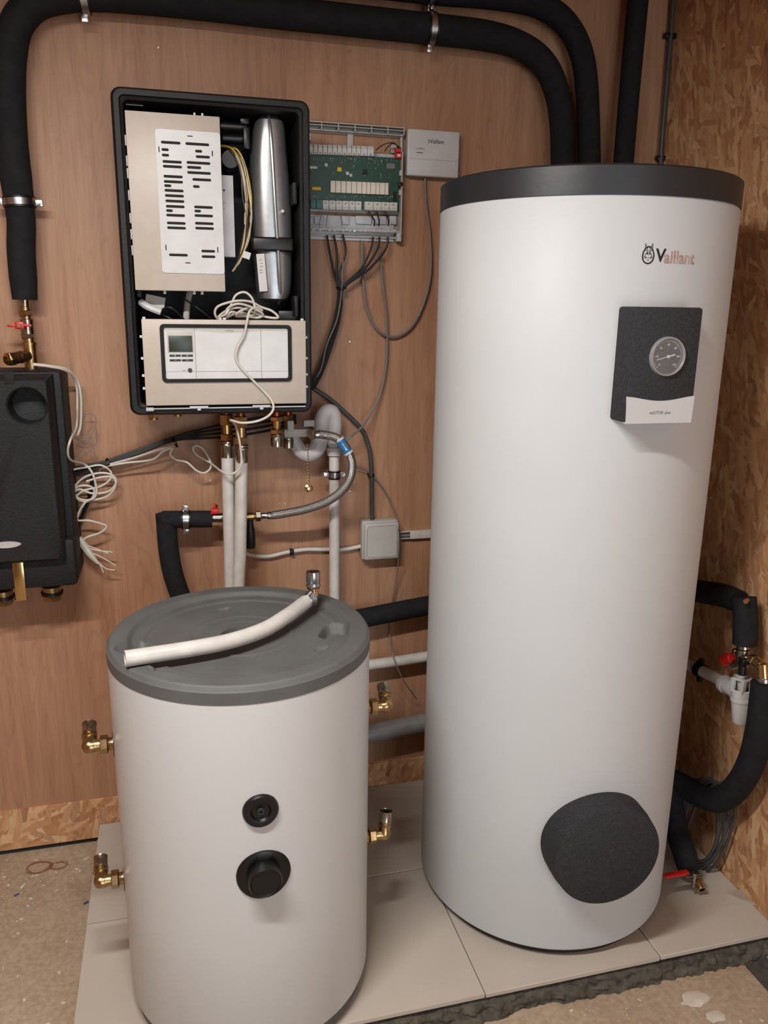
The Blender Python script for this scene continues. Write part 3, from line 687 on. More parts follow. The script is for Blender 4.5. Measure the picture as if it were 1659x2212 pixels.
poly = [(i0+.001, j1-.001), (i0+.001, j1-.007)] + [(i0+dw*(.243+.532*k/10), j1-.007-.005*math.sin(PI*k/10)) for k in range(11)] + [(i1-.001, j1-.007), (i1-.001, j1-.001)]
obj('top_band', G(UM).prism(poly, .286, .2866), grey_pl, cp)
text('Vaillant', .0070, UM @ Matrix.Translation((i0+dw*.52, j1-.0072, .2868)), ink_grey, cp)
obj('display_surround', G(UM).box((i0+dw*.130, j0+dh*.72, .2863), (dw*.205, dh*.42, .0006), .0002), grey_pl, cp)
obj('display', G(UM).box((i0+dw*.130, j0+dh*.685, .2868), (dw*.185, dh*.31, .001), .0003), lcd, cp)
g = G(UM)
for a_ in (.083, .178):
    for b_ in (.46, .37): g.box((i0+dw*a_, j0+dh*b_, .287), (dw*.088, dh*.042, .0014), .0004)
obj('button', g, lid_black, cp)
g = G(UM)
for a_, b_ in ((.083, .46), (.178, .46)): g.box((i0+dw*a_, j0+dh*b_, .2878), (.0028, .0022, .0003))
for a_, b_ in ((.083, .37), (.178, .37)): g.box((i0+dw*a_, j0+dh*b_, .2878), (.0032, .0007, .0003))
g.box((i0+dw*.178, j0+dh*.37, .2878), (.0007, .003, .0003))
obj('button_symbol', g, white_pl, cp)
obj('reset_knob', G(UM).cyl((i0+dw*.195, j0+dh*.175, .286), (i0+dw*.195, j0+dh*.175, .2885), .0052, n=24, bev=.0006), lid_black, cp)
text('reset', .0040, UM @ Matrix.Translation((i0+dw*.145, j0+dh*.175, .2866)), ink_grey, cp)
# stubs below the casing
for nm, px, Y in (('brass_plug', 332, -.14), ('brass_plug', 384, -.08)):
    p_ = at(px, 903, Y); p_.z = bz0
    obj(nm, G().hexn(p_+V((0, 0, .004)), p_-V((0, 0, .024)), .016).cyl(p_-V((0, 0, .02)), p_-V((0, 0, .028)), .011), brass, un)
# ------------------------------------------------------------ fittings and pipes under the unit
def seqfit(name, label, cat, top, segs, group=None):   # stacked coaxial pieces; seg = (part, kind, r, length, mat)
    t = thing(name, label, cat, top); z = top.copy()
    for (pn, kd, r, Ln, m_) in segs:
        e = z-V((0, 0, Ln)); g = G()
        if kd == 'hex': g.hexn(z, e, r)
        elif kd == 'cone': g.cyl(z, e, r, r*.8, n=24)
        elif kd == 'sleeve': g.lathe(z, -Z_, [(r*.8, 0), (r, .001), (r, Ln*.12), (r*.92, Ln*.18), (r*.92, Ln*.3), (r, Ln*.36), (r*.97, Ln), (r*.86, Ln), (r*.82, Ln*.4), (0, Ln*.4)], 28)
        else: g.cyl(z, e, r, n=24, bev=.0008)
        obj(pn, g, m_, t); z = e
    return t
for (px, Y, ytop, xe, ye, lab) in ((491, -.13, 975, 500, 1330, 'white plastic heating pipe under the unit, left one of the pair'), (522, -.155, 985, 517, 1330, 'white plastic heating pipe under the unit, right one of the pair')):
    p_ = at(px, ytop, Y); top = V((p_.x, Y, bz0+.02)); zt = p_.z
    t = thing('heating_pipe', lab, 'pipe', (p_.x, Y, .1), 'white heating pipes below the unit')
    q = at(xe, ye, Y)
    obj('pipe', G().tube([V((p_.x, Y, zt)), V((p_.x*.75+q.x*.25, Y, zt*.75+q.z*.25)), V((p_.x*.4+q.x*.6, Y, zt*.4+q.z*.6)), q, V((q.x+.004, Y, .02))], .0166, 24, 6), pipe_w, t)
    H_ = top.z-zt; z = top.copy()
    for (pn, kd, r, fr, m_) in (('stub', 'c', .012, .28, copper), ('hex_nut', 'h', .0185, .2, brass), ('connector', 'c', .014, .17, brass), ('hex_nut', 'h', .0185, .14, brass), ('press_sleeve', 's', .0180, .31, nickel)):
        e = z-V((0, 0, H_*fr)); g = G()
        if kd == 'h': g.hexn(z, e, r)
        elif kd == 's': g.lathe(z, -Z_, [(.012, 0), (r, .001), (r, .005), (r*.9, .007), (r, .010), (r, .014), (r*.93, .016), (r*.95, H_*fr+.002), (r*.8, H_*fr+.002)], 26)
        else: g.cyl(z, e, r)
        obj(pn, g, m_, t); z = e
def at3(px, py, Y): return at(px, py, Y)
p_ = at(597, 905, -.15); p_.z = bz0+.01
seqfit('brass_connector', 'bright brass connector with open press sleeve hanging under the unit', 'pipe fitting', p_, (('stub', 'c', .013, .034, copper), ('hex_nut', 'hex', .0185, .012, brass_b), ('throat', 'cone', .0125, .022, brass_b), ('hex_nut', 'hex', .0185, .013, brass_b), ('press_sleeve', 'sleeve', .0165, .034, nickel)))
p_ = at(622, 905, -.09); p_.z = bz0+.01
seqfit('brass_connector', 'dim brass connector further back under the unit beside the trap', 'pipe fitting', p_, (('stub', 'c', .011, .04, copper), ('hex_nut', 'hex', .015, .014, brass), ('throat', 'cone', .0125, .028, brass), ('hex_nut', 'hex', .0165, .014, brass), ('press_sleeve', 'sleeve', .0150, .034, nickel)))
# trap and down pipe
t = thing('waste_trap', 'white plastic waste trap and down pipe right of the unit fittings', 'waste pipe', at(722, 1300, -.07))
pts = [(634, 930), (636, 952), (648, 972), (666, 980), (684, 968), (692, 940), (695, 912), (704, 893), (716, 892), (722, 910), (722, 940), (722, 965)]
obj('trap', G().tube([at(a_, b_, -.07) for a_, b_ in pts], [.016, .018, .021, .024, .0245, .024, .023, .023, .023, .0215, .019, .019], 24, 5), trap_w, t)
a_ = at(722, 965, -.07); b_ = at(722, 986, -.07)
obj('union_nut', G().lathe(a_, b_-a_, [(.015, 0), (.024, .001), (.024, .012), (.021, .020), (.021, .024), (.014, .024)], 12), trap_w, t)
q = at(722, 985, -.07); q2 = V((q.x, -.07, .03))
obj('down_pipe', G().cyl(q, q2, .0150, n=24), pipe_w, t)
g = G(); a_ = at(700, 905, -.07); 
# grey bracket plates over the trap
br = at(643, 935, -.12)
obj('bracket', G().box(br, (.075, .012, .022), .002).box(br+V((-.02, 0, .02)), (.018, .02, .03), .002).box(br+V((.03, 0, .026)), (.03, .02, .018), .002), grey_pl, t)
def clamp(name, label, c, d, R, ear, m_=steel, rubber=True, wallY=None, par=None):
    """pipe clip: rubber-lined steel band with a screw lug; c centre, d pipe direction, ear direction of the lug"""
    c = V(c); d = V(d).normalized(); ear = V(ear).normalized()
    t = thing(name, label, 'pipe clamp', c)
    if rubber: obj('rubber_lining', G().band(c, d, R-.001, .024, .003), black_pl, t)
    obj('band', G().band(c, d, R+.001, .015, .0022), m_, t)
    for sg in (1, -1):
        b_ = c+ear*sg*(R+.009)
        Rm = frame(b_, ear*sg, d, (ear*sg).cross(d))
        obj('lug', G(Rm).box((0, 0, 0), (.016, .016, .009), .0015), m_, t)
    b_ = c+ear*(R+.010); n_ = ear.cross(d).normalized()
    if n_.y > 0: n_ = -n_
    obj('screw', G().cyl(b_-n_*.006, b_+n_*.016, .0028, n=10).cyl(b_+n_*.005, b_+n_*.009, .005, n=6), m_, t)
    if abs(c.y) < .3 and wallY is None: obj('stand_off', G().cyl(c+V((0, R, 0)), V((c.x, 0.003, c.z)), .004, n=10), m_, t)
    return t
clamp('pipe_clamp', 'small steel clamp on the white down pipe', at(722, 1025, -.07), Z_, .0155, X_)
# chain with disc
t = thing('plug_chain', 'thin brass chain with round disc hanging below the trap', 'chain', at(667, 1055, -.13))
g = G(); a_ = at(664, 960, -.13); b_ = at(668, 1044, -.13); n = 26
for k in range(n):
    c_ = a_.lerp(b_, k/(n-1)); g.ring(c_, (1, .3, .2) if k % 2 else (.2, 1, .1), .0021, .0007, 8, 5)
ch = obj('chain', g, brass_b, t)
c_ = at(667, 1055, -.13); obj('disc', G().lathe(c_+V((0, .001, 0)), (0, -1, .15), [(0, 0), (.0105, 0), (.0115, .001), (.006, .0035), (.003, .004), (0, .004)], 24), brass_b, t)
# braided hose
t = thing('braided_hose', 'steel braided flexible hose curving from the unit to the filling valve', 'hose', at(578, 1114, -.11))
hp = [(688, 938, -.15), (705, 940, -.15), (728, 947, -.155), (748, 968, -.16), (760, 1000, -.16), (757, 1030, -.155), (738, 1060, -.15), (705, 1084, -.14), (660, 1100, -.13), (615, 1109, -.12), (590, 1113, -.11)]
obj('hose', G().tube([at(*q_) for q_ in hp], .0122, 24, 10), braid_m, t)
a_ = at(668, 938, -.15); b_ = at(704, 940, -.15); d = (b_-a_).normalized()
obj('hex_nut', G().hexn(a_, a_+d*.014, .0145), nickel, t); obj('ferrule', G().lathe(a_+d*.014, d, [(.009, 0), (.011, .002), (.011, .022), (.012, .024), (.012, .034), (.010, .036)], 20), steel, t)
a_ = at(552, 1115, -.11); b_ = at(592, 1113, -.11); d = (b_-a_).normalized()
obj('hex_nut', G().hexn(a_, a_+d*.014, .0150), nickel, t); obj('ferrule', G().lathe(a_+d*.014, d, [(.007, 0), (.0085, .002), (.0085, .018), (.0112, .020), (.0112, .034), (.010, .036)], 20), steel, t)
a_ = at(736, 953, -.157); b_ = at(750, 974, -.161); d = (b_-a_).normalized()
lb = obj('label_sleeve', G().cyl(a_-d*.006, b_+d*.004, .0132, n=24), blue_label, t)
obj('label_border', G().band(a_-d*.006, d, .0126, .006, .001).band(b_+d*.006, d, .0126, .006, .001), white_pl, t)
nrm = (CP-(a_+b_)/2).normalized(); xx = d; zz_ = (nrm-xx*nrm.dot(xx)).normalized(); yy_ = zz_.cross(xx)
LM = frame((a_+b_)/2+zz_*.0133, xx, yy_, zz_); g = G(LM).box((.009, 0, .0002), (.0055, .0055, .0006), .001)
for k in range(7): g.box((.0045-.0023*k, 0, .0002), (.0013, .0038 if k % 2 else .0026, .0006))
obj('print', g, white_pl, t)
# filling valve line: insulation, clamp, ball valve, brass tee, drain handle
t = thing('filling_valve', 'nickel ball valve with small red handle, left of the white heating pipes', 'valve', at(500, 1115, -.08))
Yv = -.085
def hseg(x0, x1, y, r, kd, nm, m_, yb=None):
    a_ = at(x0, y, Yv); b_ = at(x1, yb or y, Yv); g = G()
    (g.hexn if kd == 'hex' else (lambda p, q_, r_: g.cyl(p, q_, r_, n=20, bev=.001)))(a_, b_, r); return obj(nm, g, m_, t)
hseg(452, 462, 1119, .010, 'c', 'stub', nickel); hseg(459, 482, 1118, .0135, 'c', 'valve_body', nickel); hseg(480, 530, 1117, .0085, 'c', 'tail', nickel); hseg(528, 548, 1116, .0125, 'c', 'brass_tee', brass); hseg(546, 554, 1116, .008, 'c', 'nipple', brass_b)
c_ = at(469, 1112, Yv); obj('valve_stem', G().cyl(c_, c_+V((0, -.005, .03)), .003, n=10), brass, t)
c_ = at(464, 1104, Yv-.01); obj('red_handle', G().box(c_, (.022, .016, .014), .002).box(c_+V((0, 0, .014)), (.006, .006, .018), .002), red_pl, t)
a_ = at(540, 1120, Yv); b_ = at(541, 1190, Yv); obj('drain_handle', G().lathe(a_, b_-a_, [(0, 0), (.009, 0), (.010, .02), (.013, .03), (.015, .075), (.014, .085), (0, .085)], 20), black_pl, t)
iy = -.085
cy0 = at(350, 1122, iy); cy1 = at(458, 1121, iy)
t = thing('insulated_pipe', 'black foam insulated elbow pipe with wall clamp, behind the grey lid', 'pipe', at(400, 1300, iy))
obj('insulation', G().tube([cy0, cy1], .0235, 24, raw=True), foam_pipe, t)
pts = [(358, 1110), (360, 1135), (364, 1185), (374, 1240), (396, 1300), (430, 1350), (470, 1390)]
obj('insulation', G().tube([at(a_, b_, iy+.005) for a_, b_ in pts], .0275, 24, 6), foam_pipe, t)
clamp('pipe_clamp', 'upright steel clamp on the short black insulated stub', at(401, 1122, iy), cy1-cy0, .0245, Z_)
# ------------------------------------------------------------ insulated pipes on the wall
pY = -.062
A = [(54, 648), (50, 600), (46, 540), (46, 480), (41, 435), (34, 380), (25, 300), (20, 200), (22, 120), (36, 52), (75, 8), (130, -8), (200, -13), (300, -6), (420, 6), (590, 26), (700, 38), (930, 63), (1047, 77), (1122, 98), (1172, 135), (1200, 190), (1213, 260), (1216, 350), (1216, 420)]
tag(obj('insulated_pipe', G().tube([at(a_, b_, pY) for a_, b_ in A], [.0290, .0325, .033, .033, .034] + [.0365]*14+[.034]*6, 24, 6), foam_pipe), 'long black insulated pipe running from far left over the unit to the cylinder', 'pipe', 'black insulated pipes')
B = [(500, -75), (700, -48), (931, -20), (1050, -10), (1145, 5), (1200, 30), (1235, 68), (1256, 116), (1266, 173), (1271, 260), (1273, 347), (1274, 430)]
tag(obj('insulated_pipe', G().tube([at(a_, b_, pY) for a_, b_ in B], .0315, 24, 6), foam_pipe), 'black insulated pipe bending down just right of the longest one', 'pipe', 'black insulated pipes')
tag(obj('insulated_pipe', G().tube([at(a_, b_, pY) for a_, b_ in ((1386, -100), (1378, 0), (1362, 170), (1347, 347), (1340, 430))], .0285, 24, 4), foam_pipe), 'straight black insulated pipe rising from the tall cylinder near the corner', 'pipe', 'black insulated pipes')
tag(obj('insulated_pipe', G().tube([at(a_, b_, -.05) for a_, b_ in ((480, 1392), (600, 1370), (700, 1350), (770, 1338), (850, 1322), (918, 1309), (1000, 1293))], .030, 24, 4), foam_pipe), 'black insulated pipe low on the wall between the two tanks', 'pipe', 'black insulated pipes')
tag(obj('white_pipe', G().tube([at(a_, b_, -.05) for a_, b_ in ((420, 1492), (560, 1470), (700, 1450), (800, 1436), (860, 1428), (917, 1419), (1000, 1406))], .0165, 20, 4), pipe_w), 'white plastic pipe low on the wall between the two tanks', 'pipe')
t = thing('waste_pipe', 'grey plastic waste pipe lowest on the wall between the two tanks', 'pipe', at(855, 1572, -.07))
obj('pipe', G().tube([at(a_, b_, -.07) for a_, b_ in ((330, 1672), (500, 1640), (650, 1612), (800, 1585), (860, 1572), (913, 1561), (1000, 1543))], .029, 24, 4), waste_g, t)
a_ = at(885, 1553, -.1)
# corner conduit with clips
t = thing('corner_conduit', 'thin grey conduit running up the corner beside the chipboard wall', 'conduit', at(1428, 345, -.02))
obj('conduit', G().tube([at(a_, b_, -.02) for a_, b_ in ((1462, -90), (1454, 0), (1450, 60), (1441, 170), (1431, 290), (1427, 350), (1424, 430))], .0065, 12, 5), conduit_g, t)
for q_ in ((1447, 78), (1429, 342)): obj('clip', G().box(at(q_[0], q_[1], -.015), (.034, .02, .014), .003), black_pl, t)
# clamps on big pipes
def pd(a_, b_): return at(*b_, pY)-at(*a_, pY)
clamp('pipe_clamp', 'steel clamp near the lower left end of the long black pipe', at(42, 437, pY), pd((48, 470), (38, 400)), .0355, X_)
clamp('pipe_clamp', 'steel clamp at the top edge left, over the long black pipe', at(180, -8, pY), pd((160, -10), (230, -12)), .0375, Z_)
clamp('pipe_clamp', 'lower of the two steel clamps above the small white wall boxes', at(930, 63, pY), pd((880, 58), (980, 68)), .0375, Z_)
clamp('pipe_clamp', 'upper of the two steel clamps above the small white wall boxes', at(931, -20, pY), pd((880, -25), (980, -16)), .0325, Z_)
# ------------------------------------------------------------ opened wiring centre
cx0, cx1, cz0, cz1 = .288, .650, 1.712, 2.003
wc = thing('wiring_centre', 'open grey wiring centre with green circuit board beside the heating unit', 'control box', ((cx0+cx1)/2, 0, cz0))
CM = frame(V((cx0, 0, cz0)), X_, Z_, -Y_); Wd, Hd = cx1-cx0, cz1-cz0
def C2(px, py, w_=.03): p_ = at(px, py, -w_); return (p_.x-cx0, p_.z-cz0)
Q = 1659/380.0
def CQ(x, y, w_=.03): return C2(640+x/Q, 240+y/Q, w_)
g = G(CM)
vT = CQ(700, 130, .04)[1]; vT2 = CQ(700, 205, .03)[1]
for k in range(9):                                  # ribbed top rail
    u_ = Wd-.0015-k*(Wd-.003)/8; g.box((u_, (vT+vT2)/2, .016), (.0022, vT-vT2, .030))
g.box((Wd/2, vT, .016), (Wd, .0022, .034)); g.box((Wd/2, vT-.007, .016), (Wd, .0018, .034)); g.box((Wd/2, vT2, .012), (Wd, .0022, .024)); g.box((Wd/2, (vT+vT2)/2-.003, .004), (Wd, vT-vT2, .003))
bt = obj('top_rail', g, grey_pl, wc)
vB = CQ(500, 370)[1]; vL = CQ(500, 950)[1]
g = G(CM)
for x in (-160, 525): u_ = CQ(x, 300)[0]; obj('mounting_strut', G(CM).box((u_, (vT2+vB)/2-.005, .006), (.016, vT2-vB+.02, .008), .001), grey_pl, wc)
u_ = CQ(940, 280)[0]; g = G(CM); g.box((u_, CQ(0, 280)[1], .006), (.016, .022, .008), .001); g.cyl((u_, CQ(0, 270)[1], .008), (u_, CQ(0, 270)[1], .011), .0045)
g.box((Wd-.004, (vB+vT2)/2-.01, .008), (.006, vT2-vB+.03, .012)); u_ = CQ(130, 215)[0]; obj('hook', G(CM).box((u_, CQ(0, 220)[1], .006), (.012, .018, .008), .001), grey_pl, wc)
obj('corner_post', g, grey_pl, wc)
uR = CQ(1000, 600, .03)[0]
g = G(CM)
g.box((uR-.003, (vB+.02)/2, .020), (.0028, vB-.015, .038)); g.box(((uR)/2, (vL+vB)/2, .006), (uR, vB-vL, .008)); g.box((uR-.006, CQ(0, 1150)[1], .018), (.012, .024, .03), .001)
for y in (530, 720): g.box((uR-.006, CQ(0, y)[1], .030), (.006, .014, .012), .001)
obj('side_wall', g, lightgrey_pl, wc)
obj('rail_gap', G(CM).box((uR-.006, CQ(0, 640)[1], .033), (.012, .012, .012), .001), black_pl, wc)
# board
bu1 = CQ(975, 600)[0]
brd = obj('circuit_board', G(CM).box((bu1/2, (CQ(0, 380)[1]+CQ(0, 900)[1])/2, .026), (bu1, CQ(0, 380)[1]-CQ(0, 900)[1], .002)), pcb, wc, 'green circuit board')
def comp(x0, y0, x1, y1, h, nm, m_, par=brd, bev=.0006, base=.027):
    a_ = CQ(x0, y0, base+h); b_ = CQ(x1, y1, base+h); return obj(nm, G(CM).box(((a_[0]+b_[0])/2, (a_[1]+b_[1])/2, base+h/2), (abs(b_[0]-a_[0])-.0006, abs(a_[1]-b_[1]), h), bev, seg=1), m_, par)
comp(385, 528, 430, 572, .008, 'transformer', yellow_pl); comp(625, 550, 675, 600, .002, 'chip', black_pl); comp(500, 590, 530, 620, .004, 'small_relay', lightgrey_pl)
comp(122, 515, 200, 545, .0015, 'sticker', white_pl); comp(145, 710, 235, 748, .004, 'fuse_holder', yellow_pl, bev=.001); comp(915, 760, 950, 850, .003, 'chip', black_pl); comp(850, 490, 930, 545, .0008, 'print', ink_grey)
for (x, y) in ((281, 508), (483, 588)):
    a_ = CQ(x, y, .034); obj('capacitor', G(CM).cyl((a_[0], a_[1], .027), (a_[0], a_[1], .036), .0048, n=20, bev=.0005), lightgrey_pl, brd)
g = G(CM)
for _ in range(170):
    x = random.uniform(130, 960); y = random.choice((random.uniform(440, 640), random.uniform(790, 830), random.uniform(430, 470))); a_ = CQ(x, y); g.box((a_[0], a_[1], .0276), (random.uniform(.0006, .0026), random.uniform(.0006, .0018), .0012))
obj('surface_parts', g, grey_pl, brd)['kind'] = 'stuff'
xs = [322, 372, 422, 472, 522, 570, 619, 665, 702, 752, 788, 838, 872]
for i in range(12): comp(xs[i]+1, 655+(xs[i]-322)*.042, xs[i+1]-2, 768+(xs[i]-322)*.042, .010, 'relay', relay_w, bev=.0004)
def termrow(xs, y0, y1, slope, m_, up):
    for i in range(len(xs)-1):
        s_ = (xs[i]-xs[0])*slope
        tb = comp(xs[i]+.5, y0+s_, xs[i+1]-1.5, y1+s_, .012, 'terminal_block', m_, bev=.0004)
        # wire-entry holes and printed number on the block
        n_ = 4; g = G(CM); yy = y0+s_+8 if up else y1+s_-10
        for k in range(n_):
            for rr_ in (0, 14):
                a_ = CQ(xs[i]+(xs[i+1]-xs[i])*(k+.5)/n_, yy+(rr_ if up else -rr_), .0395); g.box((a_[0], a_[1], .0393), (.0013, .0016, .0006))
        a_ = CQ((xs[i]+xs[i+1])/2, (y1+s_-18 if up else y0+s_+20), .0395); g.box((a_[0], a_[1], .0393), (.005, .0012, .0006)); g.box((a_[0], a_[1]-.0025, .0393), (.007, .0008, .0006))
        obj('wire_entry', g, lid_black, brd)
termrow([-60, -16, 28, 72, 118, 161, 205, 250, 296, 342, 388, 433, 477, 523, 567, 610, 670, 733], 305, 400, .034, term_w, True)
termrow([135, 190, 248], 835, 920, .03, teal_pl, False)
termrow([248, 310, 373, 435, 498, 557, 617], 840, 928, .03, term_w, False)
termrow([645, 728, 804, 880, 955], 852, 935, .03, term_w, False)
comp(938, 345, 990, 390, .014, 'red_plug', red_pl, bev=.001); comp(935, 392, 997, 446, .012, 'red_plug', red_pl, bev=.001); comp(955, 405, 985, 430, .0135, 'plug_sticker', relay_w, bev=.0003)
for q_ in ([(750, 370, .03), (800, 330, .04), (860, 303, .045), (920, 300, .045), (950, 325, .045), (965, 350, .043)], [(835, 375, .03), (870, 330, .04), (910, 305, .042), (945, 320, .045), (985, 350, .042)]):
    obj('lead', G().tube([at(640+a_/Q, 240+b_/Q, -w_) for a_, b_, w_ in q_], .0015, 8, 5), cable_k, wc)
# lower part: back plates, translucent gland strip
g = G(CM)
g.box((CQ(560, 0)[0]-.06, (CQ(0, 960)[1]+CQ(0, 1195)[1])/2, .004), (uR*.98, CQ(0, 960)[1]-CQ(0, 1195)[1], .004))
for (x0, x1) in ((-40, 160), (170, 260), (430, 500), (560, 710), (725, 850), (880, 945)):
    a_ = CQ(x0, 985, .012); b_ = CQ(x1, 1070, .012); g.box(((a_[0]+b_[0])/2, (a_[1]+b_[1])/2, .010), (b_[0]-a_[0], a_[1]-b_[1], .006), .002)
obj('lower_plate', g, lightgrey_pl, wc)
a_ = CQ(-60, 1085, .035); b_ = CQ(980, 1150, .035)
gs = obj('gland_strip', G(CM).box(((a_[0]+b_[0])/2, (a_[1]+b_[1])/2, .022), (b_[0]-a_[0], a_[1]-b_[1], .026), .002), clearish, wc, 'milky cable gland strip')
a_ = CQ(-60, 1150, .02); b_ = CQ(980, 1205, .02); obj('bottom_lip', G(CM).box(((a_[0]+b_[0])/2, (a_[1]+b_[1])/2, .008), (b_[0]-a_[0], abs(a_[1]-b_[1]), .010), .001), grey_pl, wc)
for x in (160, 225, 312, 362, 445, 507, 603, 657, 737, 792, 874, 928): a_ = CQ(x, 1118+(x-160)*.015, .038); obj('gland', G(CM).lathe((a_[0], a_[1], .034), (0, 0, 1), [(0, 0), (.0044, 0), (.0042, .003), (.003, .0042), (0, .0044)], 16), lightgrey_pl, gs)
a_ = CQ(550, 1128, .04); obj('screw', G(CM).cyl((a_[0], a_[1], .034), (a_[0], a_[1], .039), .0042, n=16, bev=.0006), steel, wc)
for i, (x0, x1) in enumerate(((680, 735), (690, 742), (755, 778), (765, 785), (830, 868), (850, 874), (240, 222), (300, 285), (400, 432))):
    obj('core_wire', G().tube([at(640+a_/Q, 240+b_/Q, -w_) for a_, b_, w_ in ((x0, 945, .034), ((x0*.6+x1*.4), 985, .040), (x1, 1035, .036), (x1-6, 1085, .032))], .0011, 6, 4), cable_k if i < 6 else cable_g, wc)
# gateway box
t = thing('gateway_box', 'small flat white wall box beside the opened wiring centre', 'control box', at(935, 380, 0))
gx0, gx1, gz0, gz1 = at(880, 330, -.03).x, at(992, 330, -.03).x, at(935, 382, -.03).z, at(935, 281, -.03).z
GM = frame(V((gx0, 0, gz0)), X_, Z_, -Y_); gw, gh = gx1-gx0, gz1-gz0
obj('housing', G(GM).box((gw/2, gh/2, .016), (gw, gh, .030), .004, seg=3), white_pl, t)
obj('panel_joint', G(GM).box((gw/2, gh*.365, .0312), (gw-.006, .0006, .0004)), ink_grey, t); obj('back_plate', G(GM).box((gw/2-.001, gh/2, .004), (gw-.004, gh-.004, .008)), grey_pl, t)
obj('indicator_slot', G(GM).box((gw*.235, gh*.50, .0313), (gw*.12, .0018, .0004)), ink, t)
obj('print', G(GM).box((gw*.24, gh*.585, .0313), (gw*.17, .0012, .0003)).box((gw*.245, gh*.60, .0313), (gw*.05, .0012, .0003)), ink_grey, t)
text('Vaillant', .0145, GM @ Matrix.Translation((gw*.56, gh*.755, .0312)), ink, t, bold=.0001, sx=.92)
emblem(t, lambda q_: GM @ V((gw*.405+q_.x, gh*.752+q_.y, .0313)), .27)
# ------------------------------------------------------------ cables from wiring centre
def wcab(lab, pts, r, m_, nm='cable', grp='cables below the wiring centre'): return cable(nm, lab, 'cable', pts, -.03, r, m_, grp)
K = 'black cable bunched under the wiring centre, '
starts = [(706, 508), (721, 508), (740, 506), (806, 512), (820, 512), (838, 512)]
ordw = ['from the leftmost gland', 'from the second gland', 'from the third gland', 'from the fourth gland', 'from the fifth gland', 'from the rightmost gland']
for i, (sx, sy) in enumerate(starts):
    o_ = (i-2.5)*2.4
    if i < 3: mid = [(sx+6, 545, -.03), (sx*.35+730*.65, 590, -.035)]
    else: mid = [(sx-6, 540, -.035), (sx*.55+745*.45, 582, -.04)]
    wcab(K+ordw[i], [(sx, sy, -.028)]+mid+[(737+o_, 622, -.04), (733+o_*.8, 660, -.035), (724+o_, 705, -.03), (706+o_, 762, -.028), (690+o_, 806, -.03), (672+o_, 840, -.04)], .0032, cable_k)
obj_ = at(737, 622, -.042); tag(obj('cable_tie', G().band(obj_, (0, 0, 1), .0125, .005, .002, 16), black_pl), 'black tie around the bunch below the wiring centre', 'cable tie')
cable('sensor_lead', 'pale grey lead hanging beside the black cable bunch right of the unit', 'cable', [(741, 560), (738, 625), (728, 690), (706, 745), (696, 790), (685, 815)], -.045, .0022, cable_g)
wcab('grey cable looping from the wiring centre up to the white wall box', [(782, 520, -.02), (784, 600, -.02), (792, 665, -.02), (815, 712, -.02), (850, 728, -.015), (888, 706, -.015), (915, 655, -.015), (930, 590, -.015), (929, 510, -.012), (920, 440, -.012), (918, 382, -.012)], .0034, cable_g)
wcab('thin grey cable running from the wiring centre down behind the steel hose', [(818, 520, -.03), (826, 600, -.02), (836, 700, -.015), (834, 790, -.015), (818, 860, -.02), (785, 918, -.05), (755, 945, -.08), (730, 965, -.06)], .0030, cable_g)
# ------------------------------------------------------------ junction box with conduit
jY = -.0
t = thing('junction_box', 'square grey junction box on the wall between the tanks', 'junction box', at(818, 1205, 0))
jx0, jx1, jz0, jz1 = at(781, 1160, -.03).x, at(858, 1160, -.03).x, at(818, 1206, -.03).z, at(818, 1124, -.03).z
JM = frame(V((jx0, 0, jz0)), X_, Z_, -Y_); jw, jh = jx1-jx0, jz1-jz0
obj('box_base', G(JM).box((jw/2, jh/2, .018), (jw, jh, .036), .005), grey_pl, t)
bb = obj('box_cover', G(JM).box((jw/2+.003, jh/2-.002, .040), (jw-.004, jh-.006, .016), .006, seg=3), grey_pl, t)
obj('cover_inset', G(JM).prism(rrect(.014, .010, jw-.006, jh-.014, .010), .045, .0492), grey_pl, bb)
obj('cover_groove', G(JM).frame_prism(rrect(.0125, .0085, jw-.0045, jh-.0125, .011), rrect(.0135, .0095, jw-.0055, jh-.0135, .010), .0478, .0483), ink_grey, bb)
t2 = thing('cable_conduit', 'dark grey conduit curving down into the grey junction box', 'conduit', at(803, 1125, -.02))
obj('conduit', G().tube([at(a_, b_, -.02) for a_, b_ in ((675, 838), (712, 862), (752, 897), (783, 930), (797, 968), (802, 1010), (803, 1070), (804, 1128))], .0062, 14, 6), conduit_g, t2)
obj('clip', G().box(at(801, 1026, -.015), (.018, .022, .012), .003), black_pl, t2)
cable('thin_wire', 'thin grey wire dangling past the junction box and over the low pipes', 'wire', [(770, 1010, -.02), (800, 1022, -.02), (828, 1055, -.02), (848, 1095, -.02), (858, 1130, -.03), (862, 1180, -.06), (858, 1240, -.03), (849, 1290, -.015), (844, 1320, -.012), (842, 1345, -.012), (842, 1380, -.02), (850, 1420, -.075), (872, 1470, -.08), (900, 1510, -.04)], -.02, .0019, cable_g)
t = thing('cable_trunking', 'narrow white cable trunking right of the junction box', 'trunking', at(890, 1153, 0))
a_ = at(862, 1157, -.01); b_ = at(1000, 1148, -.01); md = (a_+b_)/2
obj('trunking_base', G().box((md.x, -.002, md.z), (b_.x-a_.x, .004, .022)).box((md.x, -.008, md.z+.0105), (b_.x-a_.x, .014, .0015)).box((md.x, -.008, md.z-.0105), (b_.x-a_.x, .014, .0015)), pipe_w, t)
c_ = at(886, 1157, -.016); obj('trunking_cover', G().box(((c_.x+b_.x)/2, -.0155, md.z), (b_.x-c_.x, .002, .024), .0006), pipe_w, t)
obj('inner_cable', G().cyl((a_.x-.01, -.008, md.z-.002), (c_.x+.03, -.008, md.z-.002), .005), cable_g, t)
t = thing('white_cable', 'white cable clipped along the wall into the left of the junction box', 'cable', at(655, 1190, 0))
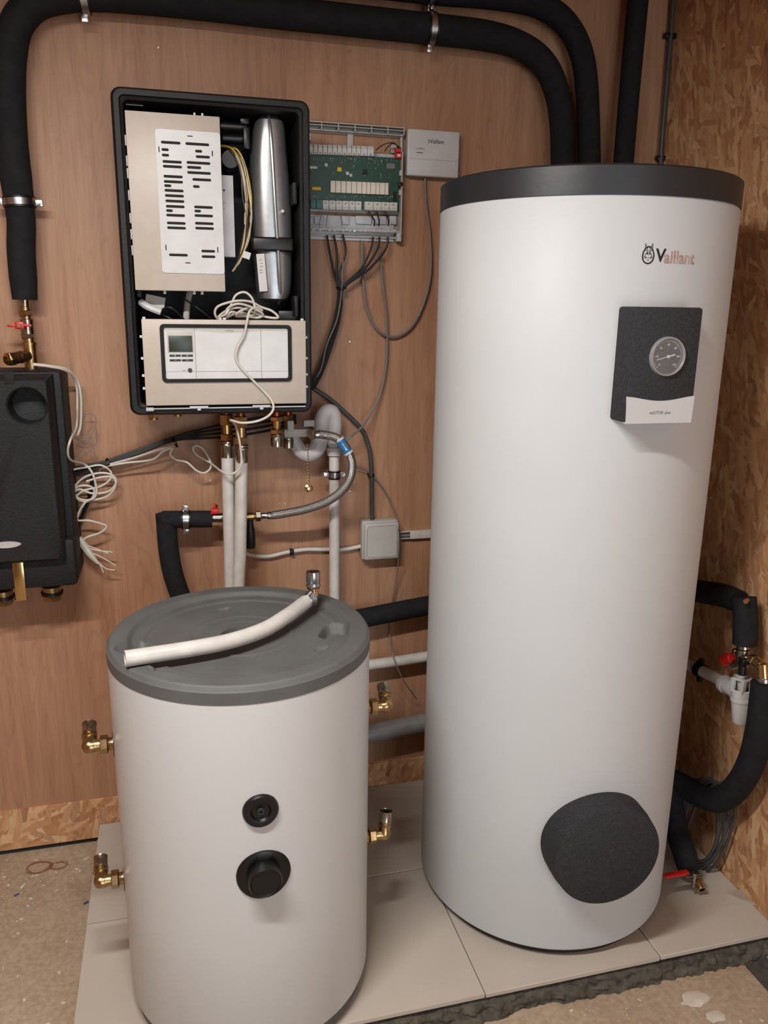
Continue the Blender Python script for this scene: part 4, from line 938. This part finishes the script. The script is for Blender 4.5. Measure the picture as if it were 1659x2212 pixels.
obj('sheath', G().tube([at(a_, b_, -.012) for a_, b_ in ((500, 1180), (525, 1192), (545, 1200), (580, 1202), (620, 1193), (660, 1187), (700, 1187), (740, 1187), (765, 1183), (786, 1178))], .0062, 12, 6), pipe_w, t)
obj('clip', G().box(at(630, 1192, -.010), (.014, .020, .018), .004), black_pl, t)
# ------------------------------------------------------------ cable bunch at left of the unit
wcab2 = lambda lab, pts, r, m_, grp='cables running left from the unit': cable('cable', lab, 'cable', pts, -.04, r, m_, grp)
for i in range(4):
    o_ = (i-1.5)*5
    wcab2('black cable in the bunch sloping from the pump station up under the unit, '+['uppermost', 'second', 'third', 'lowest'][i]+' strand', [(150, 1022+o_, -.03), (190, 1012+o_, -.035), (232, 999+o_*.5, -.04), (300, 975+o_*.6, -.045), (376, 948+o_*.5, -.05), (430, 938+o_*1.2, -.05), (500, 928+o_*2, -.05), (580, 915+o_*2, -.05), (640, 905+o_, -.06)], .0036, cable_k)
wcab2('white cable lying on top of the sloping black bunch', [(235, 1004, -.048), (295, 987, -.052), (340, 972, -.056), (374, 964, -.058)], .003, cable_w)
for q_, l_ in (((235, 1001), 'lower left black tie on the sloping cable bunch'), ((378, 955), 'upper right black tie on the sloping cable bunch')):
    tag(obj('cable_tie', G().band(at(q_[0], q_[1], -.048), at(q_[0]+20, q_[1]-8, -.048)-at(q_[0], q_[1], -.048), .0135, .006, .002, 16), black_pl), l_, 'cable tie')
def c6(pts, Y): return [(120+a_/3.456, 880+b_/3.456, (c_[0] if c_ else Y)) for a_, b_, *c_ in pts]
def c2(pts, Y): return [(240+a_/3.19, 600+b_/3.19, (c_[0] if c_ else Y)) for a_, b_, *c_ in pts]
pth = c6([(395, 437), (520, 415), (720, 390), (800, 330), (870, 305), (855, 350), (900, 390), (980, 410), (1050, 470), (1110, 490), (1158, 450), (1150, 390), (1100, 310), (1050, 285), (1025, 310), (1060, 360), (1150, 410), (1235, 475, -.16), (1300, 498, -.185), (1365, 470, -.19), (1388, 400, -.19), (1378, 280, -.19), (1355, 170, -.19), (1335, 120, -.22), (1306, 95, -.28)], -.06)
pth += c2([(900, 1000, -.31), (1000, 990, -.315), (1080, 955, -.315), (1118, 905, -.31), (1108, 850, -.30), (1060, 790, -.295), (985, 715, -.295), (900, 625, -.295), (862, 560, -.295), (872, 480, -.295), (915, 400, -.295), (935, 310, -.295), (955, 230, -.29), (1000, 205, -.28), (1040, 225, -.27)], -.3)
cable('sensor_cable', 'white sensor cable draped over the unit front and looping below it', 'cable', pth, -.3, .0030, cable_w, n=10, sub=5)
coil = c2([(1040, 225, -.27), (1000, 262, -.25), (880, 240, -.27), (760, 290, -.25), (716, 250, -.26), (740, 195, -.27), (860, 160, -.28), (960, 165, -.28), (1030, 200, -.27), (1110, 230, -.27), (1150, 275, -.27), (1060, 268, -.26), (950, 225, -.27), (870, 205, -.28), (790, 230, -.27), (740, 270, -.26), (790, 250, -.28), (830, 180, -.275), (860, 120, -.265), (920, 100, -.265), (970, 140, -.27), (990, 210, -.28), (975, 260, -.26), (900, 255, -.265), (830, 235, -.285), (800, 270, -.27), (800, 215, -.28), (870, 180, -.29), (960, 200, -.285), (1045, 250, -.27), (1010, 275, -.26), (930, 265, -.26), (860, 262, -.27), (890, 230, -.285), (960, 205, -.275), (1010, 235, -.26)], -.27)
cable('cable_coil', 'loose coil of white cable lying on top of the lower control panel', 'cable', coil, -.27, .0029, cable_w, n=8, sub=6)
def c4(pts, Y): return [(a_/2.304, 380+b_/2.304, (c_[0] if c_ else Y)) for a_, b_, *c_ in pts]
cable('sensor_cable', 'white sensor cable from the brass tee hanging in a tangle beside the pump station', 'cable', c4([(165, 940, -.12), (240, 948, -.12), (330, 970, -.1), (378, 1030), (385, 1150), (380, 1250), (352, 1310, -.16), (338, 1370, -.16), (354, 1415, -.13), (420, 1435), (460, 1480), (480, 1560), (470, 1600), (430, 1620), (400, 1660), (385, 1700), (390, 1715), (440, 1715), (500, 1730), (530, 1745), (500, 1775), (430, 1800), (390, 1835)], -.05), -.05, .0030, cable_w)
cable('sensor_cable', 'second white cable running over the pump station corner to the short loop', 'cable', c4([(165, 936, -.115), (240, 944, -.11), (335, 964, -.09), (385, 1020), (402, 1090), (404, 1180), (400, 1250), (385, 1292)], -.06), -.05, .0030, cable_w)
cable('cable_coil', 'tangled loops of white cable by the lower edge of the pump station', 'cable', c4([(360, 1462), (430, 1450), (500, 1440), (550, 1470), (548, 1510), (500, 1545), (420, 1565), (378, 1590), (370, 1550), (420, 1500), (500, 1478), (560, 1490), (578, 1525), (540, 1570), (460, 1580), (400, 1560), (372, 1575), (390, 1610), (440, 1620), (470, 1580), (450, 1545), (390, 1545), (366, 1575), (400, 1608), (470, 1612), (540, 1590), (575, 1540), (560, 1500), (500, 1500), (430, 1520)], -.045), -.045, .0028, cable_w)
cable('thin_wires', 'thin pale wires tangled beside the pump station above the cable loops', 'wire', c4([(340, 1180), (340, 1240), (370, 1300), (430, 1310), (470, 1260), (475, 1200), (430, 1185), (410, 1230), (420, 1300), (470, 1240), (480, 1330), (400, 1400), (380, 1395), (440, 1330), (450, 1290), (470, 1370), (490, 1430), (500, 1500), (480, 1400), (400, 1330), (350, 1280)], -.04), -.04, .0010, cable_g)
t = thing('cable_end', 'torn white cable sheath with bare cores by the foot of the pump station', 'cable', at(190, 1190, -.05))
cp_ = c4([(392, 1800), (415, 1835), (450, 1885), (490, 1930)], -.05)
obj('torn_sheath', G().tube([at(*q_) for q_ in cp_], [.007, .0105, .009, .003], 7, 4), cable_w, t)
for q_ in ([(430, 1850), (490, 1865), (560, 1872)], [(440, 1870), (500, 1895), (574, 1938)], [(460, 1890), (520, 1950), (570, 1962)], [(400, 1835), (450, 1845), (540, 1880)], [(470, 1900), (500, 1940), (515, 1975)]):
    obj('core_wire', G().tube([at(*z__) for z__ in c4(q_, -.05)], .0018, 7, 5), cable_w, t)
cable('cable', 'black cable hanging behind the tangled loops beside the pump station', 'cable', [(200, 1025), (196, 1060), (188, 1090), (172, 1130), (168, 1160)], -.02, .005, cable_k)
# ------------------------------------------------------------ pump station, far left
px0 = -.52; ps_ = thing('pump_station', 'black foam insulated pump station with round opening at the left edge', 'pump station', (-.38, 0, .83))
sh = G()
sh.box(((px0-.252)/2, -.07, (1.372+.828)/2), (-.252-px0, .138, 1.372-.828), .012)
back = obj('back_shell', sh, epp, ps_, 'rear half of the foam shell')
PM = frame(V((px0, 0, .90)), X_, Z_, -Y_); pw_, ph_ = -.273-px0, 1.362-.90
hc = at(58, 878, -.2); hx, hy, hr = hc.x-px0, hc.z-.90, .043
g = G(PM); n = 64
def rectpt(t, i, hw=None):
    dx, dy = math.cos(t), math.sin(t); s_ = 1e9
    for (num, den) in ((pw_-i-hx, dx), (i-hx, dx), (ph_-i-hy, dy), (i-hy, dy)):
        if abs(den) > 1e-9 and num/den > 0: s_ = min(s_, num/den)
    return (hx+dx*s_, hy+dy*s_)
cor = [math.atan2(b_-hy, a_-hx) for a_ in (0, pw_) for b_ in (0, ph_)]
ths = sorted([2*PI*k/n-PI for k in range(n)]+cor)
n = len(ths)
def rg_(i, w_): return [g.v((*rectpt(t_, i), w_)) for t_ in ths]
def cg_(r, w_): return [g.v((hx+r*math.cos(t_), hy+r*math.sin(t_), w_)) for t_ in ths]
RR = [rg_(-.004, .125), rg_(0, .19), rg_(.008, .2), cg_(hr+.004, .2), cg_(hr, .196), cg_(hr-.002, .112)]
for A_, B_ in zip(RR, RR[1:]):
    for k in range(n): g.f([A_[k], A_[(k+1) % n], B_[(k+1) % n], B_[k]])
cov = obj('front_cover', g, epp, ps_, 'front half of the foam shell with round opening')
g = G(PM); g.lathe((hx, hy, .112), (0, 0, 1), [(0, .003), (hr-.006, .003), (hr-.004, .008), (hr-.003, 0)], 40)
obj('pump_face', g, white_gloss, cov, 'shiny metal pump face')
nt_ = at(20, 820, -.2); obj('notch', G().box((nt_.x, -.199, nt_.z+.004), (.022, .004, .03), .001), black_matt, cov)
bd = at(14, 1177, -.2); g = G(frame(V((bd.x, -.2, bd.z)), X_, Z_, -Y_)); g.lathe((0, 0, 0), (0, 0, 1), [(0, .003), (.030, .003), (.034, .0), (.034, -.002)], 40)
for v_ in g.bm.verts: v_.co.z = bd.z+(v_.co.z-bd.z)*.26
obj('oval_badge', g, grey_pl, cov, 'grey oval badge')
lw = G().box(((px0-.250)/2, -.085, .885), (-.250-px0, .17, .13), .014); obj('lower_block', lw, epp, ps_)
a_ = at(40, 1205, -.172); b_ = at(44, 1296, -.172); obj('brass_strap', G().box(((a_.x+b_.x)/2, -.174, (a_.z+b_.z)/2), (.026, .003, a_.z-b_.z), .001).box((b_.x, -.165, b_.z), (.030, .016, .004), .001), brass_b, ps_, 'shiny brass strap')
for px, y in ((113, 1281), (8, 1290)):
    p_ = at(px, y, -.10); obj('brass_port', G().cyl(p_+V((0, 0, .02)), p_-V((0, 0, .004)), .024, n=24).hexn(p_-V((0, 0, .004)), p_-V((0, 0, .02)), .024), brass, ps_); obj('port_ring', G().band(p_+V((0, 0, .002)), Z_, .024, .008, .004), black_pl, ps_)
# valve column above
vt = thing('ball_valve', 'nickel ball valve with red butterfly handle between black pipe and pump station', 'valve', at(60, 740, -.06))
vy = -.062
def vs(x0, y0, x1, y1, r, nm, m_, hx_=False):
    a_ = at(x0, y0, vy); b_ = at(x1, y1, vy); g = G(); (g.hexn(a_, b_, r) if hx_ else g.cyl(a_, b_, r, n=22, bev=.001)); return obj(nm, g, m_, vt)
vs(53, 640, 54, 664, .0115, 'tail_pipe', nickel); vs(54, 662, 55, 672, .0125, 'collar', brass); vs(55, 671, 58, 683, .0175, 'hex_nut', brass, True); vs(57, 682, 58, 690, .012, 'collar', brass); vs(58, 689, 61, 722, .0165, 'valve_body', nickel); vs(60, 720, 62, 731, .0175, 'hex_nut', nickel, True); vs(62, 730, 64, 742, .0145, 'union', brass)
h0 = at(42, 703, -.095)
obj('handle', G().cyl(at(50, 703, -.07), h0, .006, n=12).box(h0, (.022, .006, .018), .003).box(h0+V((-.017, 0, -.001)), (.022, .004, .006), .0015).box(h0+V((.017, 0, 0)), (.022, .004, .006), .0015), red_pl, vt, 'red butterfly handle')
obj('handle_nut', G().cyl(h0, h0-V((0, .007, 0)), .0055, n=6), brass, vt)
bt_ = thing('brass_tee', 'brass tee with open threaded branch on top of the pump station', 'pipe fitting', at(66, 795, vy))
a_ = at(64, 742, vy); b_ = at(70, 800, vy)
obj('tee_body', G().cyl(a_, b_, .0165, n=24, bev=.001).band(a_, b_-a_, .0155, .006, .003), brass, bt_)
a_ = at(62, 768, vy-.01); b_ = at(14, 777, vy-.055); d = (b_-a_).normalized(); Lb = (b_-a_).length
g = G().lathe(a_, d, [(.0125, 0), (.0125, Lb*.3), (.0155, Lb*.32), (.0155, Lb*.4), (.0125, Lb*.42), (.0125, Lb*.5), (.0150, Lb*.52), (.0150, Lb*.58), (.0122, Lb*.6), (.0122, Lb*.72)], 24)
obj('branch', g, brass, bt_); g = G().lathe(a_+d*Lb*.7, d, [(.016, 0), (.0175, .001), (.0175, Lb*.22), (.016, Lb*.24), (.0095, Lb*.24), (.009, 0)], 6); obj('hex_nut', g, brass, bt_)
g = G().lathe(a_+d*Lb*.9, d, [(.0095, 0), (.0125, 0), (.0125, Lb*.12), (.0085, Lb*.12), (.008, -.01), (0, -.01)], 24); obj('nozzle', g, brass_b, bt_)
# ------------------------------------------------------------ right-hand wall: safety group and hoses
RX = 1.385
def R3(px, py, X=RX): return ax(px, py, X)
sg = thing('safety_group', 'insulated elbow with safety valve and red cap on the chipboard wall', 'valve', R3(1605, 1440))
obj('insulation', G().tube([R3(1420, 1262), R3(1480, 1272), R3(1520, 1279), R3(1565, 1287), R3(1598, 1300)], [.031, .031, .031, .031, .029], 22, 6), foam_pipe, sg)
obj('insulation', G().tube([R3(1607, 1290, RX), R3(1610, 1340), R3(1609, 1392)], .030, 22, 4), foam_pipe, sg)
c_ = R3(1614, 1297, RX-.02); obj('brass_plug', G().lathe(c_, (-.8, -.6, .1), [(0, 0), (.006, 0), (.006, .014), (0, .014)], 12), brass_b, sg)
def rs(p0, p1, r, nm, m_, hx_=False, X=RX):
    a_ = R3(*p0, X); b_ = R3(*p1, X); g = G(); (g.hexn(a_, b_, r) if hx_ else g.cyl(a_, b_, r, n=20, bev=.001)); return obj(nm, g, m_, sg)
rs((1606, 1388), (1606, 1402), .0165, 'tail_pipe', nickel); rs((1606, 1402), (1604, 1440), .0175, 'valve_body', nickel); rs((1594, 1410), (1588, 1408), .011, 'side_port', nickel)
rs((1602, 1430), (1586, 1436), .014, 'bonnet', nickel); rs((1586, 1422), (1568, 1427), .0175, 'red_cap', red_pl)
rs((1608, 1424), (1636, 1434), .012, 'brass_arm', brass); rs((1632, 1428), (1646, 1440), .014, 'brass_elbow', brass); rs((1622, 1424), (1632, 1430), .016, 'hex_nut', brass, True); rs((1648, 1434), (1650, 1468), .014, 'brass_drop', brass_b); rs((1650, 1464), (1650, 1474), .018, 'steel_ring', steel)
rs((1604, 1438), (1603, 1458), .0095, 'black_outlet', black_pl, X=RX-.02); c_ = R3(1604, 1430, RX-.02); obj('black_lever', G().box(c_, (.014, .020, .024), .003), black_pl, sg)
td = thing('tundish', 'white plastic tundish under the safety valve with angled white pipe', 'tundish', R3(1600, 1560))
a_ = R3(1604, 1462); b_ = R3(1600, 1562); d = (b_-a_).normalized(); Lt = (b_-a_).length
obj('cup', G().lathe(a_, d, [(.0225, Lt*.26), (.026, Lt*.28), (.026, Lt*.45), (.0275, Lt*.46), (.0275, Lt*.52), (.025, Lt*.54), (.0215, Lt*.96), (.018, Lt), (0, Lt)], 30), white_pl, td)
g = G()
for k in range(5):
    t_ = 2*PI*k/5+.6; x_, y_ = perp(d); e = x_*math.cos(t_)+y_*math.sin(t_); M_ = frame(a_+d*(Lt*.16)+e*.0235, e, e.cross(d), d); g.box(M_.translation, (.010, .010, Lt*.30), .001)
obj('window_rib', g, white_pl, td); obj('funnel', G().lathe(a_, d, [(.020, 0), (.0215, .001), (.0215, .006), (.013, .010), (.010, Lt*.3), (.008, Lt*.3), (.011, .008), (.018, .002)], 26), white_pl, td)
p0 = R3(1585, 1490); p1 = R3(1545, 1464); p2 = R3(1440, 1412)
obj('branch', G().tube([R3(1596, 1496), p0, R3(1568, 1480)], [.022, .021, .020], 20, 4).band(R3(1566, 1478), p1-p0, .0195, .012, .004), white_pl, td)
obj('drain_pipe', G().tube([R3(1566, 1478), p1, p2], .0155, 20, 2), pipe_w, td)
tc_ = clamp('pipe_clamp', 'black rubber-lined clamp on the angled white tundish pipe', R3(1513, 1448), p2-p1, .0175, Z_, m_=black_pl, wallY=1)
tag(obj('insulated_pipe', G().tube([R3(1651, 1474), R3(1648, 1520), R3(1640, 1580), R3(1622, 1648), R3(1592, 1700), R3(1556, 1727), R3(1520, 1722, RX-.01), R3(1480, 1700, RX-.03), R3(1440, 1680, RX-.06)], [.031, .033, .033, .033, .033, .033, .033, .033, .033], 24, 7), foam_pipe), 'black insulated hose curving down from the brass elbow at the right edge', 'pipe', 'black insulated pipes')
# dark cable coil leaning in the corner behind the hose
cg = thing('cable_coil', 'coil of dark grey cable hanging low on the chipboard wall', 'cable', R3(1530, 1850, 1.41))
for k in range(6):
    pts = []
    for j in range(29):
        t_ = 2*PI*j/28; pts.append(R3(1508+5*k-3*math.sin(k*2)+(44+2*k)*math.cos(t_+.1*k), 1772+3*k+(88+2.5*k)*math.sin(t_)+4*math.sin(2*t_+k), 1.385+.028*math.cos(t_)+.003*k))
    obj('loop', G().tube(pts, .0040, 8, 1, raw=True, cap=False), conduit_g, cg)
# drain valve with red lever
dv = thing('drain_valve', 'brass drain valve with red lever on the tiles behind the tall cylinder', 'valve', az(1505, 1905, .0))
v0_ = az(1516, 1921, .028); v1_ = az(1494, 1878, .05); dd_ = (v0_-v1_).normalized()
obj('outlet', G().lathe(v0_-dd_*.022, dd_, [(0, .004), (.0085, .004), (.0088, .024), (.0125, .024), (.0128, 0), (.0145, -.002), (.0145, -.006), (0, -.006)], 22), brass_b, dv)
obj('valve_body', G().tube([v1_, v0_-dd_*.02], .0155, 18, raw=True).hexn(v0_-dd_*.034, v0_-dd_*.024, .019), nickel, dv)
lv0 = az(1500, 1890, .075); lv1 = az(1487, 1884, .080); lv2 = az(1434, 1893, .080)
obj('lever_bracket', G().box((lv0+lv1)/2, ((lv0-lv1).length+.026, .022, .003), .001).cyl(lv0, lv0-V((0, 0, .035)), .005, n=10).hexn(lv0+V((0, 0, .001)), lv0+V((0, 0, .006)), .007), steel, dv)
d_ = (lv2-lv1); an = math.atan2(d_.y, d_.x); md = (lv1+lv2)/2
obj('red_lever', G().box(md, (d_.length, .017, .008), .003, R=Matrix.Rotation(an, 3, 'Z')), red_pl, dv, 'red plastic lever grip')
obj('insulated_tail', G().tube([v1_+V((-.004, .01, .002)), ax(1478, 1842, 1.31), ax(1462, 1792, 1.318), ax(1450, 1730, 1.322), ax(1444, 1680, 1.325)], [.030, .032, .032, .032, .032], 20, 6), foam_pipe, dv)
# ------------------------------------------------------------ loose things on the floor
q = az(1605, 1935, 0); tri = [(0, 0), (.038, .062), (-.024, .07)]
g = G(Matrix.Translation(V((q.x, q.y-.03, .0006))) @ Matrix.Rotation(.25, 4, 'Z')).prism([(.012, -.03), (.03, .045), (-.028, .05)], 0, .005)
tag(obj('tile_offcut', g, tile_edge, flat=True), 'small triangular grey tile offcut lying on the tiles by the chipboard wall', 'tile offcut')
def blob(px, py, r, h, m_, nm, lab, cat, z=FZ, sx=1.6):
    c_ = az(px, py, z); g = G(); bmesh.ops.create_icosphere(g.bm, subdivisions=2, radius=1)
    for v_ in g.bm.verts:
        k = 1+random.uniform(-.18, .18); v_.co = V((c_.x+v_.co.x*r*sx*k, c_.y+v_.co.y*r*k, z+max(0, v_.co.z+.35)*h*k))
    tag(obj(nm, g, m_), lab, cat)
blob(194, 1811, .010, .014, green_foam, 'foam_scrap', 'pale green foam scrap by the tile corner under the skirting', 'scrap')
blob(1500, 2158, .022, .003, shaving, 'plaster_splash', 'white plaster splash on the floor in front of the tall cylinder', 'plaster splash')
blob(1545, 2196, .016, .002, shaving, 'plaster_splash', 'smaller plaster splash at the bottom right of the floor', 'plaster splash')
c_ = az(95, 1872, FZ+.002); g = G()
for k in range(3):
    pts = [V((c_.x-.015+(.030+.003*k)*math.cos(t_)+.004*math.sin(2*t_+k), c_.y+(.022+.002*k)*math.sin(t_), FZ+.0015+.001*k)) for t_ in [2*PI*j/24*.97 for j in range(25)]]
    g.tube(pts, .0007, 6, 1, raw=True)
    pts = [V((c_.x+.040+(.020+.003*k)*math.cos(t_+k), c_.y-.004+(.013+.002*k)*math.sin(t_+k), FZ+.0015+.001*k)) for t_ in [2*PI*j/24*.9 for j in range(25)]]
    g.tube(pts, .0006, 6, 1, raw=True)
tag(obj('twisted_wire', g, red_wire), 'thin rusty red wire twisted in loops on the bare floor at left', 'wire')
for (px, py, l_) in ((36, 1934, 'blue scrap on the left floor below the red wire'), (186, 1951, 'blue scrap touching the left edge of the tiles')):
    c_ = az(px, py, FZ); tag(obj('plastic_scrap', G().box(c_+V((0, 0, .0015)), (.014, .006, .003), .001, R=Matrix.Rotation(.5, 3, 'Z')), blue_bit), l_, 'scrap')
c_ = az(50, 1915, FZ); tag(obj('wood_chip', G().box(c_+V((0, 0, .002)), (.007, .020, .003), .001, R=Matrix.Rotation(-.4, 3, 'Z')), shaving), 'pale wood chip below the red wire loops', 'wood chip')
g = G()
for _ in range(900):
    if random.random() < .5: x, y = random.uniform(-.62, -.285), random.uniform(-.75, -.03)
    else: x, y = random.uniform(.15, 1.43), random.uniform(-1.15, -.90)
    if random.random() < .5 and y > -.7: y = random.uniform(-.25, -.03)
    L_ = random.uniform(.0012, .0035) if random.random() < .9 else random.uniform(.005, .011)
    g.box((x, y, FZ+.0008), (L_, L_*random.uniform(.25, .8), .0014), R=Matrix.Rotation(random.uniform(0, PI), 3, 'Z'))
sd = obj('sawdust', g, shaving, flat=True); tag(sd, 'scattered pale sawdust and wood shavings on the bare floor', 'sawdust', kind='stuff')
c_ = az(1660, 2120, FZ); x0 = az(1608, 2085, FZ); g = G(Matrix.Translation(V((x0.x, x0.y, FZ))) @ Matrix.Rotation(-.0, 4, 'Z'))
g.prism([(0, 0), (.03, -.25), (.30, -.25), (.30, .03)][::-1], 0, .004) if False else g.prism([(0, 0), (.004, -.30), (.095, -.30), (.095, .004)][::-1], 0.0005, .004)
tag(obj('dark_mat', g, dark_mat, flat=True), 'dark rough mat at the bottom right corner of the floor', 'mat')
c_ = az(1655, 2060, FZ); tag(obj('white_offcut', G().box(c_+V((.012, 0, .003)), (.05, .03, .005), .001, R=Matrix.Rotation(.9, 3, 'Z')), white_pl), 'white plastic offcut at the right edge in front of the tiles', 'scrap')
